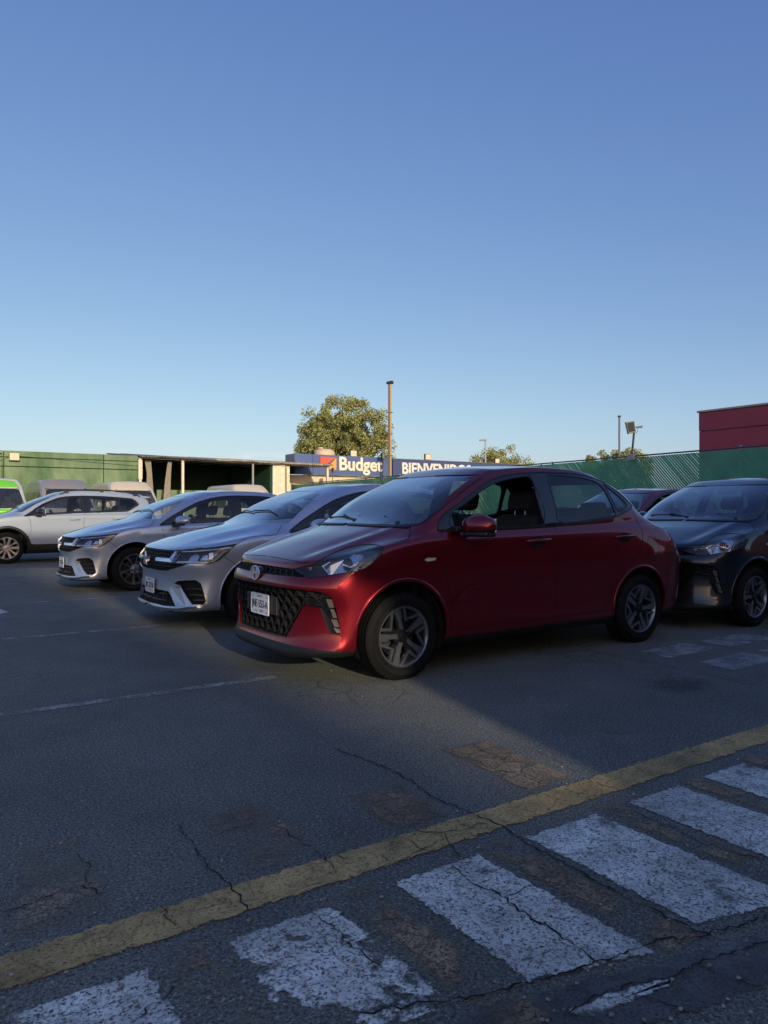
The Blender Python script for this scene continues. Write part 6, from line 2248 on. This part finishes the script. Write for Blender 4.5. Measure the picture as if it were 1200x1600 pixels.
# street lamp
sl = empty('street_lamp', (ray_pt(758.5, 62).x, ray_pt(758.5, 62).y, 0), -math.atan2(CA, SA))
tag(sl, 'slim street lamp with a single head pointing left, above the navy sign', 'street lamp')
mz = 62 / FPX
zt_ = CAMH + (HZ - 688) * mz
bm = bmesh.new(); tube(bm, [(0, 0, 0), (0, 0, zt_)], [.10, .06], 8); link('pole', bm, mat('grey lamp post', (.32, .33, .33), .5), sl)
bm = bmesh.new()
vs = box(bm, -.50, .08, -.12, .12, zt_ - .05, zt_ + .12, .03)
for v in vs:
    if v.is_valid and v.co.x < -.3 and v.co.z > zt_: v.co.z -= .06
link('lamp_head', bm, mat('lamp head grey', (.22, .23, .24), .4), sl)

# ---------------------------------------------------------------- trees
def leaf_mat(name, c0, c1):
    m = bpy.data.materials.new(name); m.use_nodes = True
    n = m.node_tree; b = n.nodes['Principled BSDF']
    g = n.nodes.new('ShaderNodeNewGeometry')
    rp = n.nodes.new('ShaderNodeValToRGB')
    rp.color_ramp.elements[0].color = (*c0, 1); rp.color_ramp.elements[1].color = (*c1, 1)
    n.links.new(g.outputs['Random Per Island'], rp.inputs[0])
    n.links.new(rp.outputs[0], b.inputs['Base Color']); b.inputs['Roughness'].default_value = .65
    b.inputs['Specular IOR Level'].default_value = .3
    return m
M_LEAF = leaf_mat('olive leaves', (.15, .18, .055), (.33, .35, .14))
M_BARK = mat('bark', (.07, .05, .035), .9, noise=.3, bump=.5)
def tree(pos, h, rad, label, nclump=70, nleaf=130, leaf=.11, low=.25, seed=1, group=None, cr=1.0):
    rnd = random.Random(seed)
    t = empty('tree', (pos.x, pos.y, 0))
    tag(t, label, 'tree', group)
    bm = bmesh.new()
    zc = h * (low + (1 - low) / 2); rz = h * (1 - low) / 2
    fork = h * low * .9
    tube(bm, [(0, 0, 0), (.05, .03, fork * .5), (.02, 0, fork), (.05, .02, h * .62)], [h * .026, h * .021, h * .018, h * .008], 8)
    clumps = []
    for i in range(nclump):
        u = rnd.random() ** .42
        a = rnd.uniform(0, 2 * math.pi); ph = math.acos(rnd.uniform(-.9, 1))
        wob = 1 + .16 * math.sin(3 * a + seed) + .10 * math.sin(7 * a + 2 * ph * seed)
        p = Vector((math.sin(ph) * math.cos(a) * rad * u * wob, math.sin(ph) * math.sin(a) * rad * u * wob, zc + math.cos(ph) * rz * u * (1 + .08 * math.sin(5 * a))))
        clumps.append((p, rnd.uniform(.09, .20) * rad * cr))
    for i in range(0, len(clumps), 5):
        p = clumps[i][0]
        st = Vector((.02, 0, fork * rnd.uniform(.8, 1.3)))
        mid_ = st.lerp(p, .5) + Vector((0, 0, rad * .12))
        tube(bm, [st, mid_, p], [h * .010, h * .006, h * .002], 5)
    link('trunk', bm, M_BARK, t)
    vs, fs = [], []
    for p, r in clumps:
        for k in range(nleaf):
            d = Vector((rnd.gauss(0, 1), rnd.gauss(0, 1), rnd.gauss(0, .8)))
            q = p + d.normalized() * r * rnd.random() ** .45
            n_ = Vector((rnd.gauss(0, 1), rnd.gauss(0, 1), rnd.gauss(.4, 1))).normalized()
            a_ = n_.orthogonal().normalized() * leaf * rnd.uniform(.6, 1.3)
            b_ = n_.cross(a_).normalized() * leaf * rnd.uniform(.25, .5)
            i0 = len(vs)
            vs += [q - a_, q + b_, q + a_, q - b_]
            fs.append((i0, i0 + 1, i0 + 2, i0 + 3))
    me = bpy.data.meshes.new('crown')
    me.from_pydata([tuple(v) for v in vs], [], fs)
    link('crown', me, M_LEAF, t)
    return t
tp_ = ray_pt(536, 60)
tree(tp_, CAMH + (HZ - 622) / FPX * 60, 3.75, 'large round olive-green tree behind the blue box sign', 260, 200, .12, .20, 3)
tp_ = ray_pt(781, 78)
tree(tp_, CAMH + (HZ - 703) / FPX * 78, 3.3, 'low spreading tree behind the street lamp', 230, 150, .12, .2, 5, None, 1.3)
for i, (u, v, Y, r, lb) in enumerate(((925, 714, 60, 1.0, 'small sparse treetop at the left end of the group above the green fence'), (958, 706, 60, 1.9, 'small treetop behind the thin bare pole'), (990, 704, 58, 1.6, 'rounded treetop behind the fence floodlight'))):
    tp_ = ray_pt(u, Y)
    tree(tp_, CAMH + (HZ - v) / FPX * Y, r, lb, 150, 110, .10, .25, 11 + i, 'treetops beyond the right fence', 1.5)

# ---------------------------------------------------------------- unseen blockers added behind the viewer to shade the yard
M_BLOCKER = mat('grey render', (.10, .10, .10), .85, noise=.1, nscale=1)
FP = -17.0
sh1 = empty('notched_shade_blocker', (0, FP, 0))  # added unseen blocker; its notch lets through only the sunlit strip
tag(sh1, 'unseen grey blocker behind the viewer, notched to shape the sun patch', 'building')
def blocker_panel(name, poly):
    # outline cut to the wanted shadow edge, carried back along the sun's slope
    poly = [(x - 1.56, max(0, z + 2.03) if z > 0 else 0) for x, z in poly]
    bm = bmesh.new(); prism(bm, poly, -.25, lambda p, t: Vector((p[0], t, p[1]))); bmesh.ops.recalc_face_normals(bm, faces=bm.faces[:]); link(name, bm, M_BLOCKER, sh1)
TOP = 6.1
blocker_panel('wall', [(-.72, 0), (17.5, 0), (17.5, TOP), (-3.3, TOP), (-3.3, 5.4), (-3.2, 5.05), (-2.7, 4.05), (-2.15, 2.98), (-1.05, 2.78), (-.80, 2.3)])
blocker_panel('blocker_lintel', [(-8, 5.15), (-3.24, 5.15), (-3.302, 5.4), (-3.302, TOP), (-8, TOP)])
blocker_panel('blocker_pier', [(-8.4, 0), (-8, 0), (-8, TOP), (-8.4, TOP)])
blocker_panel('low_wall', [(-8, 0), (-.722, 0), (-.722, 1.57), (-8, 1.57)])
nb_ = empty('near_shade_blocker', (0, -10.4, 0))  # added out of view to darken the near saloon's flank and reflections
tag(nb_, 'unseen dark block with bands of windows, added behind the viewer to darken the red saloon', 'building')
bm = bmesh.new(); box(bm, .9, 17.5, -6, 0, 0, 7.3, .02); link('wall', bm, mat('dark render', (.07, .07, .072), .8, noise=.1, nscale=1), nb_)
for k in range(6):
    for zz_ in (1.0, 4.4):
        bm = bmesh.new(); box(bm, 1.9 + k * 2.6, 3.9 + k * 2.6, .002, .05, zz_, zz_ + 1.7, .01); fr_ = link('window_frame', bm, mat('dark frame', (.03, .03, .03), .5), nb_)
        bm = bmesh.new(); box(bm, 2.0 + k * 2.6, 3.8 + k * 2.6, .052, .06, zz_ + .1, zz_ + 1.6, 0); link('pane', bm, mat('dark pane', (.01, .012, .015), .05), fr_)
# grit scattered on the asphalt
bm = bmesh.new()
rg = random.Random(4)
for k in range(260):
    u_, v_ = rg.uniform(-50, 1250), 1000 + 620 * rg.random() ** .8
    gx, gy = PX(u_, v_)
    r_ = rg.uniform(.0025, .007)
    g_ = bmesh.ops.create_icosphere(bm, subdivisions=1, radius=r_)
    for vtx in g_['verts']: vtx.co = Vector((vtx.co.x * rg.uniform(.7, 1.3) + gx, vtx.co.y + gy, vtx.co.z * .6 + .007))
tag(link('grit', bm, mat('pale grit', (.26, .25, .22), .9, noise=.5, nscale=3)), kind='stuff')
hb = empty('far_shade_blocker', (0, -70, 0))  # added out of view; its distant sloped edge softens the sunlit strip
tag(hb, 'unseen tall blocker added far behind the viewer, its slope shaping the sun patch', 'building')
bm = bmesh.new(); prism(bm, [(-27, 0), (-13.1, 0), (-13.1, 17.2), (-17.5, 22.8), (-20, 23.5), (-27, 23.5)], -8, lambda p, t: Vector((p[0], t, p[1]))); bmesh.ops.recalc_face_normals(bm, faces=bm.faces[:]); link('wall', bm, M_BLOCKER, hb)
# ---------------------------------------------------------------- vehicles in place
c1 = empty('parked_saloon', (0, 0, 0))
tag(c1, 'cherry red compact saloon with its driver window down, nearest the camera', 'car')
dress_saloon(c1, P_RED)
split_parts(c1)
def recolour(root, old, new):
    for ch in root.children_recursive:
        if ch.type == 'MESH':
            for s_ in ch.material_slots:
                if s_.material == old:
                    s_.link = 'OBJECT'; s_.material = new
def place_copy(src, loc, label, cat, old=None, new=None, group=None, drop=()):
    c = copy_tree(src)
    c.location = loc
    tag(c, label, cat, group)
    if old: recolour(c, old, new)
    return c
grey = place_copy(c1, (4.22, -.09, 0), 'graphite compact saloon cut off by the right edge of the photo', 'car', P_RED, P_GREY)
dred = place_copy(c1, (6.9, 3.45, 0), 'dull red compact saloon seen behind the cherry red one and the graphite one', 'car', P_RED, P_DRED)
s2 = empty('silver_saloon', (0, 2.685, 0))
tag(s2, 'silver saloon with chrome grille bar right beside the cherry red saloon', 'car')
dress('mid', s2, P_SILVER, 'JPC-372-B')
split_parts(s2)
s1 = place_copy(s2, (-.115, 6.62, 0), 'silver saloon farther back, between the other silver one and the white crossover', 'car')
suv = empty('white_crossover', (-.886, 13.46, 0))
tag(suv, 'white crossover with black roof rails and black cladding at left', 'car')
dress('suv', suv, P_WHITE)
split_parts(suv)
suv2 = place_copy(suv, (5.0, 11.9, 0), 'white crossover mostly hidden, only its railed roof showing before the cream van', 'car')
# papers on the farther silver saloon's dashboard
pb = bmesh.new()
for (x, y, z, w_, h_, r_) in ((1.50, 6.30, .985, .30, .22, .3), (1.62, 6.02, 1.0, .12, .10, -.4), (1.72, 5.96, 1.06, .07, .06, .1)):
    vs = box(pb, -w_ / 2, w_ / 2, -h_ / 2, h_ / 2, 0, .004, 0)
    bmesh.ops.transform(pb, matrix=Matrix.Translation((x, y, z)) @ Matrix.Rotation(-.45, 4, 'Y') @ Matrix.Rotation(r_, 4, 'Z'), verts=vs)
tag(link('papers', pb, M_WHITEPAPER), 'sheets of paper lying on the dashboard of the farther silver saloon', 'paper')
P_VAN = paint('van grey paint', (.34, .33, .31), .2, .45)
P_BEIGE = paint('warm white paint', (.74, .66, .48), 0, .5)
P_VWHITE = paint('van white paint', (.72, .71, .64), 0, .45)
M_LIME = mat('lime green panel', (.17, .60, .03), .4, coat=.6)
v1 = empty('high_roof_van', (Rof(113, 22.6), 22.6, 0), math.pi / 2)
tag(v1, 'grey high-roof van parked nose out between the green and the beige vans', 'van')
dress_van(v1, P_VAN, P_VAN)
split_parts(v1)
v2 = place_copy(v1, (Rof(220, 23.4), 23.4, 0), 'beige high-roof van parked just left of the shed curtains', 'van', P_VAN, P_BEIGE)
v3 = place_copy(v1, (Rof(411, 24.2), 24.2, 0), 'cream high-roof van under the shed roof, its roof showing above the silver saloon', 'van', P_VAN, P_BEIGE)
v4 = empty('high_roof_van', (Rof(2, 22.9), 22.9, 0), math.pi / 2)
tag(v4, 'white high-roof van with lime green front panels at the left edge', 'van')
dress_van(v4, P_VWHITE, M_LIME, 'ascar')
split_parts(v4)
